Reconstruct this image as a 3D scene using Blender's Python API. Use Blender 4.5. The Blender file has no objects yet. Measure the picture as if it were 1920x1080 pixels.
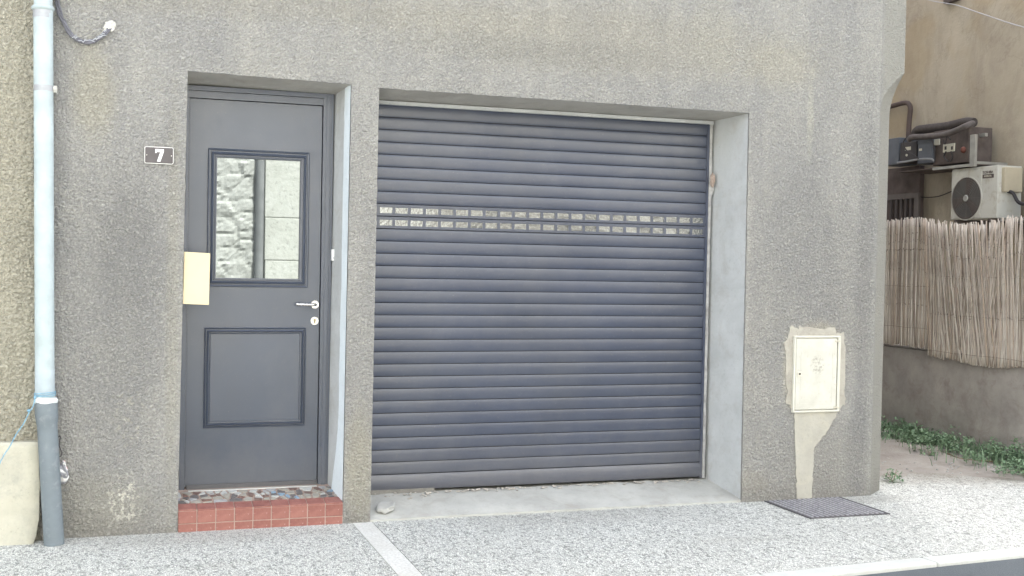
import bpy, bmesh, math, random
from mathutils import Vector, Matrix, noise
random.seed(7)
sc = bpy.context.scene
col = sc.collection
PI = math.pi

# ------------------------------------------------------------------ camera
F_PX, YAW, PITCH, ROLL = 2200.0, 0.32599, -0.0222829, 0.0195653
CAM = Vector((0, -6.5615, 1.5))
_f = Vector((math.sin(YAW)*math.cos(PITCH), math.cos(YAW)*math.cos(PITCH), math.sin(PITCH)))
_r = Vector((math.cos(YAW), -math.sin(YAW), 0)); _u = _r.cross(_f)
_R = math.cos(ROLL)*_r + math.sin(ROLL)*_u
_U = -math.sin(ROLL)*_r + math.cos(ROLL)*_u
cd = bpy.data.cameras.new('camera'); cam = bpy.data.objects.new('camera', cd); col.objects.link(cam)
M = Matrix((_R, _U, -_f)).transposed().to_4x4(); M.translation = CAM
cam.matrix_world = M
cd.sensor_width = 36; cd.lens = F_PX/1920*36; cd.clip_start = .05; cd.clip_end = 500
sc.camera = cam

# ------------------------------------------------------------------ light
SUN_EL, SUN_AZ = 52, 35          # sun stands behind the house, to the right of +y
w = bpy.data.worlds.new('World'); sc.world = w; w.use_nodes = True
nt = w.node_tree; nt.nodes.clear()
sky = nt.nodes.new('ShaderNodeTexSky'); sky.sky_type = 'NISHITA'; sky.sun_disc = False
sky.sun_elevation = math.radians(SUN_EL); sky.sun_rotation = math.radians(SUN_AZ)
sky.dust_density = 4; sky.air_density = .8; sky.ozone_density = .6
bg = nt.nodes.new('ShaderNodeBackground'); bg.inputs[1].default_value = 0.15
wo = nt.nodes.new('ShaderNodeOutputWorld')
hs = nt.nodes.new('ShaderNodeHueSaturation'); hs.inputs['Saturation'].default_value = .5    # hazy summer sky, paler than the clear-air model
nt.links.new(sky.outputs[0], hs.inputs['Color']); nt.links.new(hs.outputs[0], bg.inputs[0]); nt.links.new(bg.outputs[0], wo.inputs[0])
sd = bpy.data.lights.new('sun', 'SUN'); sd.energy = 5; sd.angle = math.radians(.5); sd.color = (1, .95, .86)
so = bpy.data.objects.new('sun', sd); col.objects.link(so); so.location = (6, 10, 20)
sdir = Vector((math.sin(math.radians(SUN_AZ))*math.cos(math.radians(SUN_EL)),
               math.cos(math.radians(SUN_AZ))*math.cos(math.radians(SUN_EL)), math.sin(math.radians(SUN_EL))))
so.rotation_euler = sdir.to_track_quat('Z', 'Y').to_euler()
sc.view_settings.view_transform = 'Standard'; sc.view_settings.look = 'None'
sc.view_settings.exposure = 2.65; sc.view_settings.gamma = 1.0
sc.view_settings.use_curve_mapping = False

sc.cycles.max_bounces = 7; sc.cycles.diffuse_bounces = 4; sc.cycles.glossy_bounces = 3
# ------------------------------------------------------------------ pixel -> place on a known plane
def ray(px, py): return _R*((px-960)/F_PX) - _U*((py-540)/F_PX) + _f
def Y(px, py, y=0.0):
    d = ray(px, py); return CAM + d*((y-CAM.y)/d.y)
def G(px, py, z=0.0):
    d = ray(px, py); return CAM + d*((z-CAM.z)/d.z)
def X(px, py, x):
    d = ray(px, py); return CAM + d*((x-CAM.x)/d.x)

# ------------------------------------------------------------------ materials
class N:
    def __init__(s, name):
        s.m = bpy.data.materials.new(name); s.m.use_nodes = True
        s.t = s.m.node_tree; s.n = s.t.nodes; s.l = s.t.links
        s.b = s.n['Principled BSDF']
        s.b.inputs['Specular IOR Level'].default_value = .4
        s.tc = s.n.new('ShaderNodeTexCoord'); s.P = s.tc.outputs['Object']
    def set(s, **k):
        for a, v in k.items():
            i = s.b.inputs[{'rough': 'Roughness', 'metal': 'Metallic', 'col': 'Base Color', 'spec': 'Specular IOR Level',
                            'coat': 'Coat Weight', 'coatr': 'Coat Roughness', 'normal': 'Normal'}[a]]
            if hasattr(v, 'node'): s.l.new(v, i)
            elif a == 'col': i.default_value = (*v, 1)
            else: i.default_value = v
        return s
    def world(s):
        g = s.n.new('ShaderNodeNewGeometry'); s.P = g.outputs['Position']; return s
    def mapping(s, scale=(1, 1, 1), loc=(0, 0, 0), rot=(0, 0, 0)):
        m = s.n.new('ShaderNodeMapping'); m.inputs['Scale'].default_value = scale
        m.inputs['Location'].default_value = loc; m.inputs['Rotation'].default_value = rot
        s.l.new(s.P, m.inputs[0]); return m.outputs[0]
    def noise(s, scale, detail=3, rough=.5, dist=0, v=None):
        x = s.n.new('ShaderNodeTexNoise'); x.inputs['Scale'].default_value = scale
        x.inputs['Detail'].default_value = detail; x.inputs['Roughness'].default_value = rough
        x.inputs['Distortion'].default_value = dist
        s.l.new(v if v is not None else s.P, x.inputs['Vector']); return x.outputs[0]
    def vor(s, scale, feat='F1', out='Distance', v=None, rnd=1):
        x = s.n.new('ShaderNodeTexVoronoi'); x.feature = feat; x.inputs['Scale'].default_value = scale
        x.inputs['Randomness'].default_value = rnd
        s.l.new(v if v is not None else s.P, x.inputs['Vector']); return x.outputs[out]
    def ramp(s, f, *st):
        r = s.n.new('ShaderNodeValToRGB'); e = r.color_ramp.elements
        while len(e) < len(st): e.new(.5)
        for k, (p, c) in enumerate(st):
            e[k].position = p; e[k].color = (*c, 1) if not isinstance(c, (int, float)) else (c, c, c, 1)
        s.l.new(f, r.inputs[0]); return r.outputs[0]
    def _in(s, sock, v):
        if hasattr(v, 'node'): s.l.new(v, sock)
        elif isinstance(v, (int, float)): sock.default_value = v
        else: sock.default_value = (*v, 1)
    def mix(s, f, a, b, mode='MIX'):
        x = s.n.new('ShaderNodeMix'); x.data_type = 'RGBA'; x.blend_type = mode
        s._in(x.inputs[0], f); s._in(x.inputs[6], a if not isinstance(a, (int, float)) else (a, a, a))
        s._in(x.inputs[7], b if not isinstance(b, (int, float)) else (b, b, b)); return x.outputs[2]
    def math(s, op, a, b=0, c=None, clamp=False):
        x = s.n.new('ShaderNodeMath'); x.operation = op; x.use_clamp = clamp
        for k, v in enumerate((a, b, c)):
            if v is None: continue
            if hasattr(v, 'node'): s.l.new(v, x.inputs[k])
            else: x.inputs[k].default_value = v
        return x.outputs[0]
    def xyz(s):
        x = s.n.new('ShaderNodeSeparateXYZ'); s.l.new(s.P, x.inputs[0]); return x.outputs
    def rnd(s):
        return s.n.new('ShaderNodeObjectInfo').outputs['Random']
    def bump(s, h, strength=.5, dist=.01, prev=None):
        x = s.n.new('ShaderNodeBump'); x.inputs['Strength'].default_value = strength
        x.inputs['Distance'].default_value = dist; s.l.new(h, x.inputs['Height'])
        if prev is not None: s.l.new(prev, x.inputs['Normal'])
        return x.outputs[0]
    def spot(s, cx, cz, rx, rz, soft=.5, amp=.5, nz=None):
        "soft blob mask in the x-z plane with a ragged outline"
        x, y, z = s.xyz()
        a = s.math('DIVIDE', s.math('SUBTRACT', x, cx), rx); b = s.math('DIVIDE', s.math('SUBTRACT', z, cz), rz)
        d = s.math('SQRT', s.math('ADD', s.math('MULTIPLY', a, a), s.math('MULTIPLY', b, b)))
        if nz is not None: d = s.math('ADD', d, s.math('MULTIPLY', s.math('SUBTRACT', nz, .5), amp))
        r = s.n.new('ShaderNodeMapRange'); r.interpolation_type = 'SMOOTHSTEP'
        s.l.new(d, r.inputs[0]); r.inputs[1].default_value = 1; r.inputs[2].default_value = 1-soft
        r.inputs[3].default_value = 0; r.inputs[4].default_value = 1
        return r.outputs[0]

def simple(name, c, rough=.6, metal=0, var=.15, scale=6, bump=0, bscale=60, spec=.4, grime=None):
    n = N(name)
    a = tuple(v*(1-var) for v in c); b = tuple(min(1, v*(1+var)) for v in c)
    cc = n.ramp(n.noise(scale, 5, .6), (.3, a), (.7, b))
    if grime: cc = n.mix(n.math('MULTIPLY', n.ramp(n.noise(scale*2.3, 6, .7), (.52, 0.), (.66, 1.)), .6), cc, grime)
    n.set(col=cc, metal=metal, spec=spec)
    n.set(rough=n.ramp(n.noise(scale*3, 3), (.2, max(0, rough-.08)), (.8, min(1, rough+.1))))
    if bump: n.set(normal=n.bump(n.noise(bscale, 4, .6), bump, .004))
    return n.m

def render_coat(name, cols, fleck, grain=92, fleckamt=.7, stains=True, bstr=.8, bdist=.012, y_off=0.):
    n = N(name).world()
    big = n.noise(.9, 4, .6)
    med = n.noise(3.5, 5, .65, .3)
    streak = n.noise(1.0, 5, .6, .2, v=n.mapping(scale=(5, 5, .55)))
    base = n.ramp(big, (.32, cols[0]), (.5, cols[1]), (.68, cols[2]))
    base = n.mix(n.ramp(streak, (.38, .75), (.62, 0.)), base, cols[3])
    base = n.mix(n.math('MULTIPLY', n.ramp(med, (.45, 0.), (.7, 1.)), .45), base, cols[2])
    # worm-like ridges of the thrown render; highlights painted on crests, shade in pits
    g1 = n.noise(grain, 2.5, .55, 1.1)
    g2 = n.vor(grain*.8, 'SMOOTH_F1')
    gh = n.math('ADD', n.math('MULTIPLY', g1, .8), n.math('MULTIPLY', n.math('SUBTRACT', 1, g2), .35))
    dens = n.noise(2.2, 4, .7)
    thr = n.math('SUBTRACT', n.math('SUBTRACT', g1, .5), n.math('MULTIPLY', n.math('SUBTRACT', .55, dens), .32))
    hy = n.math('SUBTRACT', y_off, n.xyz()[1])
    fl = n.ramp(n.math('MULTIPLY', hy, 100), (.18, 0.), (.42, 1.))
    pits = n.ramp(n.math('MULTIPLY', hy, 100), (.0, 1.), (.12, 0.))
    if stains:
        nz = n.noise(9, 5, .7)
        S = lambda *a, **k: n.spot(*a, **k, nz=nz)
        # yellow runs beneath the cable and top band
        for a, c, amt in (((-.12, 2.35, .16, .34), (.46, .43, .33), .55), ((.02, 2.9, 3.2, .16), (.38, .36, .30), .4),
                          ((2.8, 2.85, 1.9, .30), (.44, .41, .33), .42), ((4.22, 2.45, .035, .42), (.56, .55, .47), .55),
                          ((4.0, 2.78, .35, .22), (.48, .45, .36), .4), ((3.52, 2.95, .2, .4), (.5, .48, .4), .3),
                          ((4.67, 1.4, .10, 1.9), (.2, .2, .2), .35),
                          ((4.5, 1.35, .28, .8), (.22, .215, .21), .25), ((1.32, .3, .12, .5), (.45, .42, .33), .6),
                          ((.29, 1.3, .05, 1.6), (.44, .42, .35), .45), ((-.15, .15, .5, .25), (.36, .34, .27), .4),
                          ((4.3, .8, .24, .34), (.45, .42, .34), .45), ((4.32, 1.09, .19, .10), (.52, .48, .39), .6),
                          ((4.1, .85, .06, .3), (.6, .56, .46), .5), ((.05, 1.5, .25, .5), (.21, .205, .2), .25),
                          ((3.85, .12, .2, .12), (.42, .39, .33), .4), ((.05, 1.2, .32, 1.1), (.235, .235, .232), .4), ((4.15, 1.7, .35, .9), (.25, .25, .25), .4), ((4.63, .3, .12, .5), (.23, .235, .24), .5), ((2.4, 2.75, 1.2, .12), (.30, .295, .27), .4), ((4.4, .25, .5, .35), (.36, .345, .31), .4)):
            base = n.mix(n.math('MULTIPLY', S(*a, soft=.7, amp=.6), amt), base, c)
        _x, _y, _z = n.xyz()
        cx_ = n.math('ADD', _x, n.math('MULTIPLY', n.math('SUBTRACT', nz, .5), .05))
        base = n.mix(n.math('MULTIPLY', n.ramp(n.math('MULTIPLY', n.math('SUBTRACT', cx_, 4.735), 20), (.2, 0.), (.9, 1.)), .75), base, (.43, .42, .36))
        ft = n.math('ADD', _z, n.math('MULTIPLY', n.math('SUBTRACT', n.noise(4, 5, .7), .5), .35))
        base = n.mix(n.math('MULTIPLY', n.ramp(ft, (.0, 1.), (.16, 0.)), .4), base, (.24, .225, .195))
        # white efflorescence low on the left
        e = n.math('MULTIPLY', S(.06, .19, .11, .17, soft=.5, amp=.9), n.ramp(n.noise(26, 4, .7), (.5, 0.), (.58, 1.)))
        base = n.mix(e, base, (.72, .70, .62))
        e = n.math('MULTIPLY', S(.08, .62, .12, .2, soft=.6, amp=.9), n.ramp(n.noise(30, 4, .7), (.54, 0.), (.62, 1.)))
        base = n.mix(n.math('MULTIPLY', e, .6), base, (.6, .57, .47))
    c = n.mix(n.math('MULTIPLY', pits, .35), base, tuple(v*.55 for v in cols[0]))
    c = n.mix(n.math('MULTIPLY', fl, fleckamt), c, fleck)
    n.set(col=c, rough=.93, spec=.2)
    nb = n.bump(gh, bstr, bdist)
    n.set(normal=n.bump(n.noise(160, 3, .6), .4, .004, nb))
    return n.m

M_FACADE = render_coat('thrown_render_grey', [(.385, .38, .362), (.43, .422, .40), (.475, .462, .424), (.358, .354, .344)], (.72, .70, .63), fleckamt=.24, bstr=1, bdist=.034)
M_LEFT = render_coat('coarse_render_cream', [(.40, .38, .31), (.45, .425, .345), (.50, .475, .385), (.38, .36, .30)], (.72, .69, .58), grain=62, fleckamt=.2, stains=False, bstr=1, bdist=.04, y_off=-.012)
def smooth_cement(name, c, var=.1, grime=(.3, .28, .25), amt=.3, bstr=.3):
    n = N(name).world()
    a = tuple(v*(1-var) for v in c); b = tuple(min(1, v*(1+var)) for v in c)
    x = n.ramp(n.noise(4, 6, .65), (.3, a), (.7, b))
    x = n.mix(n.math('MULTIPLY', n.ramp(n.noise(7, 6, .75, .5), (.5, 0.), (.68, 1.)), amt), x, grime)
    x = n.mix(n.math('MULTIPLY', n.ramp(n.noise(70, 3, .7), (.6, 0.), (.7, 1.)), .4), x, tuple(v*.6 for v in c))
    n.set(col=x, rough=.85, spec=.25)
    nb = n.bump(n.noise(14, 5, .6), bstr, .012)
    n.set(normal=n.bump(n.noise(120, 3, .6), .25, .002, nb)); return n.m
M_REVEAL = smooth_cement('smooth_reveal_paint', (.46, .475, .475), .10, (.36, .34, .32), .5)
M_BEAD = smooth_cement('fresh_pale_plaster', (.66, .72, .75), .05, (.5, .52, .54), .25)
M_SOFFIT = smooth_cement('soffit_cement', (.46, .44, .40), .12, (.28, .22, .18), .35)
M_PATCH = smooth_cement('cream_cement', (.40, .385, .335), .14, (.48, .455, .37), .6)
M_SLAB = smooth_cement('threshold_concrete', (.43, .43, .40), .14, (.30, .275, .24), .45)
M_PLINTH = smooth_cement('cream_plinth', (.48, .465, .385), .14, (.34, .335, .30), .6, .8)
M_ROUGHGAP = smooth_cement('broken_mortar', (.22, .21, .19), .3, (.1, .1, .09), .6, 1)
M_LOWWALL = smooth_cement('garden_wall_cement', (.37, .345, .325), .2, (.26, .215, .195), .6)
M_NEIGH = None
def neigh():
    n = N('old_flank_render').world()
    x = n.ramp(n.noise(.8, 6, .65, .4), (.3, (.38, .335, .26)), (.5, (.45, .405, .325)), (.7, (.50, .455, .37)))
    x = n.mix(n.math('MULTIPLY', n.ramp(n.noise(2.3, 6, .7, .6, v=n.mapping(scale=(1, 1, .5))), (.48, 0.), (.66, 1.)), .45), x, (.29, .25, .205))
    x = n.mix(n.math('MULTIPLY', n.ramp(n.noise(1.2, 3, .5), (.5, 0.), (.6, 1.)), .4), x, (.38, .30, .18))
    cr = n.math('ABSOLUTE', n.math('SUBTRACT', n.noise(.7, 6, .6, .8), .5))
    x = n.mix(n.math('MULTIPLY', n.ramp(cr, (.0, 1.), (.008, 0.)), .16), x, (.14, .12, .10))
    n.set(col=x, rough=.92, spec=.2)
    nb = n.bump(n.noise(5, 6, .6), .4, .03)
    n.set(normal=n.bump(n.noise(60, 4, .6), .35, .004, nb)); return n.m
M_NEIGH = neigh()

def pebbles():
    n = N('exposed_aggregate').world()
    v = n.mapping(scale=(1, .55, 1))
    e = n.vor(100, 'DISTANCE_TO_EDGE', v=v)
    cid = n.vor(100, 'F1', 'Color', v=v)
    sep = n.n.new('ShaderNodeSeparateColor'); n.l.new(cid, sep.inputs[0])
    peb = n.ramp(sep.outputs[0], (0., (.50, .49, .45)), (.15, (.68, .69, .655)), (.5, (.79, .795, .745)), (1., (.86, .86, .80)))
    gap = n.ramp(e, (.03, 1.), (.14, 0.))
    x = n.mix(n.math('MULTIPLY', gap, .7), peb, (.22, .23, .21))
    worm = n.ramp(n.noise(50, 2, .5, 1.6, v=v), (.41, 1.), (.46, 0.))
    x = n.mix(n.math('MULTIPLY', worm, .74), x, (.16, .17, .155))
    x = n.mix(n.math('MULTIPLY', n.ramp(n.noise(1.3, 5, .65), (.42, 0.), (.75, 1.)), .2), x, (.50, .49, .45), 'MIX')
    for sx_, sy_, r_, a_ in ((.4, -.12, .9, .35), (2.6, -.05, 1.2, .25), (4.6, -.1, .5, .4), (3.3, -.9, .35, .18), (.5, -.75, .25, .2)):
        _a = n.P; vv = n.n.new('ShaderNodeVectorMath'); vv.operation = 'DISTANCE'; n.l.new(n.mapping(scale=(1, 3.2, 0)), vv.inputs[0]); vv.inputs[1].default_value = (sx_, sy_*3.2, 0)
        dd = n.math('ADD', n.math('DIVIDE', vv.outputs['Value'], r_), n.math('MULTIPLY', n.math('SUBTRACT', n.noise(7, 5, .7), .5), 1.1))
        x = n.mix(n.math('MULTIPLY', n.ramp(dd, (.35, 1.), (1., 0.)), a_), x, (.30, .285, .25))
    # earthy dirt blown over the aggregate beside the bare ground
    _x, _y, _z = n.xyz()
    d = n.math('ADD', n.math('MULTIPLY', n.math('SUBTRACT', _x, 5.0), .35), n.math('MULTIPLY', _y, .8))
    d = n.math('ADD', d, n.math('MULTIPLY', n.math('SUBTRACT', n.noise(5, 5, .7), .5), .8))
    x = n.mix(n.ramp(d, (.25, 0.), (.75, .75)), x, (.27, .24, .20))
    n.set(col=x, rough=.75, spec=.3)
    n.set(normal=n.bump(n.ramp(e, (0., 0.), (.35, 1.)), .7, .006)); return n.m
M_PEB = pebbles()
def strip_mat():
    n = N('fine_washed_concrete').world()
    x = n.ramp(n.noise(70, 3, .6), (.3, (.50, .49, .46)), (.6, (.70, .70, .66)))
    x = n.mix(n.math('MULTIPLY', n.ramp(n.noise(3, 4, .6), (.45, 0.), (.7, 1.)), .4), x, (.46, .44, .38))
    n.set(col=x, rough=.8, normal=n.bump(n.noise(90, 3), .4, .003)); return n.m
M_STRIP = strip_mat()
M_KERB = smooth_cement('kerb_concrete', (.56, .57, .54), .08, (.52, .50, .44), .35)
def asphalt():
    n = N('asphalt').world()
    x = n.ramp(n.noise(150, 3, .7), (.35, (.07, .082, .09)), (.65, (.12, .135, .145)))
    x = n.mix(n.math('MULTIPLY', n.ramp(n.vor(110), (.05, 1.), (.16, 0.)), .4), x, (.2, .2, .2))
    x = n.mix(n.math('MULTIPLY', n.ramp(n.noise(1.2, 5, .6), (.5, 0.), (.75, 1.)), .4), x, (.10, .10, .10))
    n.set(col=x, rough=.85, normal=n.bump(n.noise(140, 3), .6, .006)); return n.m
M_ROAD = asphalt()
def earth():
    n = N('bare_earth').world()
    x = n.ramp(n.noise(3, 6, .7), (.3, (.30, .27, .24)), (.7, (.43, .40, .36)))
    x = n.mix(n.ramp(n.noise(45, 3, .7), (.6, 0.), (.7, .7)), x, (.42, .40, .36))
    n.set(col=x, rough=.95, normal=n.bump(n.noise(30, 6, .7), .8, .02)); return n.m
M_EARTH = earth()

# dark coated aluminium of the shutter and the door
def coated(name, c, rough, coat=.0, bs=0, streak=(3.5, 1, .5)):
    n = N(name).world()
    x = n.ramp(n.noise(2.2, 5, .6), (.3, tuple(v*.9 for v in c)), (.7, tuple(v*1.12 for v in c)))
    du = n.ramp(n.noise(1.6, 6, .7, .3, v=n.mapping(scale=streak)), (.46, 0.), (.72, 1.))
    x = n.mix(n.math('MULTIPLY', du, .09), x, (.26, .25, .23))
    x = n.mix(n.math('MULTIPLY', n.rnd(), .10), x, (.10, .11, .12))
    _x, _y, _z = n.xyz()
    lo = n.ramp(n.math('ADD', _z, n.math('MULTIPLY', n.noise(6, 5, .7), .35)), (.28, 1.), (.62, 0.))
    x = n.mix(n.math('MULTIPLY', lo, .22), x, (.27, .25, .22))
    x = n.mix(n.math('MULTIPLY', n.ramp(n.noise(120, 2, .7), (.66, 0.), (.72, 1.)), .25), x, (.25, .24, .22))
    n.set(col=x, rough=n.ramp(n.noise(9, 5, .7, .4), (.3, rough-.05), (.7, rough+.08)), spec=.5, coat=coat, coatr=rough*.8)
    if bs: n.set(normal=n.bump(n.noise(400, 2, .5), bs, .0006))
    return n.m
M_SLAT = coated('shutter_anthracite', (.036, .046, .078), .36, .8, 0, (1.2, 1, .9))
M_DOOR = coated('door_anthracite', (.030, .043, .074), .38, .85, .15, (1.2, 1, .8))
M_GROOVE = simple('dark_gap', (.012, .012, .016), .8, 0, .1)
def mirror():
    n = N('reflective_glass').world()
    n.set(col=(.165, .18, .182), metal=1, rough=.015)
    n.set(normal=n.bump(n.noise(1.5, 2, .4), .02, .003)); return n.m
M_GLASS = mirror()
def mirror2():
    n = N('shutter_vision_plastic').world()
    n.set(col=(.25, .26, .265), metal=1, rough=.04, normal=n.bump(n.noise(55, 3, .6), .5, .006)); return n.m
M_VPANE = mirror2()
M_STEEL = simple('brushed_steel', (.62, .61, .58), .28, 1, .08, 30)
M_ALU = simple('aluminium_sill', (.62, .62, .60), .45, .6, .1, 12)
def terracotta():
    n = N('red_cement_tile')
    r = n.rnd()
    c0 = n.ramp(r, (0., (.205, .078, .064)), (.5, (.235, .092, .076)), (1., (.26, .108, .088)))
    x = n.mix(n.math('MULTIPLY', n.ramp(n.noise(14, 6, .7), (.4, 0.), (.7, 1.)), .5), c0, (.42, .20, .16))
    x = n.mix(n.ramp(n.noise(55, 4, .7), (.63, 0.), (.69, .6)), x, (.55, .45, .40))
    n.set(col=x, rough=n.ramp(n.noise(20, 4), (.3, .35), (.7, .6)), normal=n.bump(n.noise(30, 4), .15, .003)); return n.m
M_RED = terracotta()
M_GROUT = simple('grout', (.36, .28, .24), .9, 0, .15, 20, .4)
MOS = [simple('mosaic_brown', (.17, .115, .10), .4, 0, .15, 30), simple('mosaic_slate', (.14, .13, .13), .35, 0, .15, 30),
       simple('mosaic_blue', (.22, .31, .40), .35, 0, .12, 30), simple('mosaic_white', (.46, .47, .46), .35, 0, .1, 30),
       simple('mosaic_grey', (.34, .34, .35), .4, 0, .12, 30), simple('mosaic_beige', (.34, .32, .28), .4, 0, .12, 30),
       simple('mosaic_red', (.20, .12, .10), .4, 0, .15, 30)]
M_ZINC = simple('pale_blue_painted_zinc', (.42, .49, .505), .5, 0, .12, 7, .1, 30, .4, (.38, .42, .43))
M_ZINCD = simple('bare_zinc_band', (.36, .37, .39), .55, .3, .12, 20)
M_PVC = simple('grey_pvc', (.16, .19, .21), .5, 0, .08, 9, .1, 30, .4, (.24, .26, .27))
M_SEAL = simple('white_sealant', (.66, .70, .70), .7, 0, .1, 30, .5, 60)
M_CORD = simple('blue_cord', (.22, .40, .52), .7, 0, .2, 40)
M_CABLE = simple('grey_cable', (.13, .13, .15), .6, 0, .3, 25, .5, 80)
M_CAULK = simple('lumpy_plaster', (.55, .54, .50), .9, 0, .15, 30, .8, 60)
M_PLATE = simple('enamel_brown', (.085, .075, .078), .35, 0, .08, 20)
M_WHITE = simple('white_enamel', (.80, .80, .78), .35, 0, .03, 20)
M_CARD = simple('cream_panel', (.68, .58, .38), .8, 0, .04, 5)
M_METER = simple('cream_meter_box', (.58, .57, .50), .6, 0, .05, 8, .2, 60, .4, (.66, .62, .50))
M_METERD = simple('meter_box_dirt', (.40, .37, .30), .8, 0, .2, 20)
M_RUBBLE = smooth_cement('pale_rubble', (.42, .42, .40), .2, (.3, .28, .25), .4)
M_LITTER = None
def litter():
    n = N('wrapper')
    x = n.ramp(n.noise(14, 3, .6, 1), (.38, (.25, .25, .27)), (.45, (.7, .7, .68)), (.52, (.75, .72, .70)), (.58, (.6, .15, .1)), (.66, (.35, .36, .38)))
    n.set(col=x, rough=.4); return n.m
M_LITTER = litter()
def grate():
    n = N('rusty_grate_steel').world()
    x = n.ramp(n.noise(35, 5, .7), (.3, (.24, .23, .24)), (.5, (.38, .375, .39)), (.72, (.52, .515, .52)))
    n.set(col=x, metal=.2, rough=.7, normal=n.bump(n.noise(60, 4), .5, .004)); return n.m
M_GRATE = grate()
def cane():
    n = N('dry_reed')
    r = n.rnd()
    c = n.ramp(r, (0., (.28, .225, .19)), (.25, (.46, .40, .345)), (.55, (.59, .535, .475)), (.8, (.69, .65, .59)), (1., (.54, .43, .34)))
    m = n.mapping(scale=(1, 1, .12))
    c = n.mix(n.math('MULTIPLY', n.ramp(n.noise(45, 4, .7, 0, v=m), (.45, 0.), (.65, 1.)), .55), c, (.22, .17, .14))
    c = n.mix(n.math('MULTIPLY', n.ramp(n.noise(6, 4, .7), (.5, 0.), (.7, 1.)), .4), c, (.55, .52, .47))
    c = n.mix(n.math('MULTIPLY', n.ramp(n.noise(60, 2, .6, 0, v=n.mapping(scale=(1, 1, .8))), (.66, 0.), (.70, 1.)), .8), c, (.07, .05, .04))
    n.set(col=c, rough=.75); return n.m
M_CANE = cane()
M_WIRE = simple('rusty_wire', (.16, .12, .10), .7, .3)
def leafmat():
    n = N('weed_leaf').world()
    c = n.ramp(n.noise(14, 5, .8), (.3, (.10, .17, .10)), (.5, (.17, .27, .155)), (.62, (.26, .35, .23)), (.75, (.38, .36, .24)))
    n.set(col=c, rough=.6)
    pass
    return n.m
M_LEAF = leafmat()
M_STEM = simple('dry_stem', (.22, .17, .11), .8)
M_AC = simple('aged_cream_sheet', (.58, .58, .53), .5, 0, .06, 5, 0, 60, .4, (.40, .36, .28))
M_ACS = simple('aged_yellow_sheet', (.50, .45, .34), .55, 0, .08, 6)
M_DK = simple('dark_plastic', (.045, .042, .045), .5, 0, .2)
M_DKBR = simple('dark_brown_board', (.11, .09, .082), .7, 0, .25, 10)
M_BLUEG = simple('blue_grey_steel', (.12, .135, .16), .5, .2, .15)
M_HOSE = simple('grey_hose_insulation', (.13, .115, .11), .8, 0, .2, 20, .5)
M_GALV = simple('galvanised_channel', (.40, .40, .37), .5, .5, .15, 14)
M_LABEL = simple('pale_label', (.62, .60, .50), .6, 0, .05)
def stone(name, a, b, c):
    n = N(name).world()
    x = n.ramp(n.noise(4.5, 6, .7, .5), (.3, a), (.5, b), (.7, c))
    x = n.mix(n.ramp(n.noise(25, 4, .7), (.58, 0.), (.68, .6)), x, tuple(v*.5 for v in a))
    n.set(col=x, rough=.9, spec=.15, normal=n.bump(n.noise(14, 5, .6), .5, .02)); return n.m
M_STONE = stone('sunlit_limestone', (.45, .46, .44), (.53, .54, .52), (.60, .61, .59))
M_ASHLAR = stone('dressed_limestone', (.56, .57, .53), (.66, .67, .63), (.70, .71, .68))
def mixed_rubble():
    n = N('mixed_rubble_stone').world()
    v = n.mapping(scale=(1, 1, 1.7))
    sep = n.n.new('ShaderNodeSeparateColor'); n.l.new(n.vor(6, 'F1', 'Color', v=v), sep.inputs[0])
    x = n.ramp(sep.outputs[0], (0., (.14, .13, .12)), (.35, (.34, .33, .30)), (.6, (.52, .51, .47)), (1., (.66, .65, .61)))
    x = n.mix(n.ramp(n.vor(6, 'DISTANCE_TO_EDGE', v=v), (.02, .85), (.09, 0.)), x, (.05, .048, .045))
    x = n.mix(n.ramp(n.noise(16, 5, .7), (.5, 0.), (.62, .6)), x, (.12, .11, .10))
    n.set(col=x, rough=.9, spec=.15, normal=n.bump(n.noise(14, 5, .6), .6, .03)); return n.m
M_RUB2 = mixed_rubble()
M_ROOF = simple('clay_roof', (.3, .16, .1), .8)
M_GREYPIPE = simple('grey_downpipe', (.26, .27, .28), .5)

# ------------------------------------------------------------------ mesh helpers
def link(name, me, m=None, parent=None):
    o = bpy.data.objects.new(name, me); col.objects.link(o)
    if m is not None and not me.materials: me.materials.append(m)
    if parent is not None: o.parent = parent
    return o
def obj(name, bm, m, parent=None, smooth=False, recalc=True):
    if recalc: bmesh.ops.recalc_face_normals(bm, faces=bm.faces)
    me = bpy.data.meshes.new(name); bm.to_mesh(me); bm.free()
    if smooth:
        for p in me.polygons: p.use_smooth = True
        try: me.set_sharp_from_angle(angle=math.radians(40))
        except Exception: pass
    return link(name, me, m, parent)
def tag(o, label, cat, group=None):
    o['label'] = label; o['category'] = cat
    if group: o['group'] = group
    return o
def thing(name, label, cat, loc=(0, 0, 0), group=None):
    o = bpy.data.objects.new(name, None); col.objects.link(o); o.empty_display_size = .2
    o.location = loc; o.matrix_world = Matrix.Translation(Vector(loc))
    return tag(o, label, cat, group)
def local(o, parent):
    "keep world coordinates when parenting under an Empty that is not at the origin"
    o.matrix_parent_inverse = Matrix.Translation(-parent.location) if parent.parent is None else Matrix.Translation(-parent.location)
    return o
def box(bm, x0, x1, y0, y1, z0, z1, bev=0):
    r = bmesh.ops.create_cube(bm, size=1)
    for v in r['verts']:
        v.co = Vector(((x0+x1)/2+v.co.x*(x1-x0), (y0+y1)/2+v.co.y*(y1-y0), (z0+z1)/2+v.co.z*(z1-z0)))
    if bev:
        es = {e for v in r['verts'] for e in v.link_edges}
        bmesh.ops.bevel(bm, geom=list(es), offset=bev, segments=2, affect='EDGES', profile=.5)
def quad(bm, *pts):
    return bm.faces.new([bm.verts.new(p) for p in pts])
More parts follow.
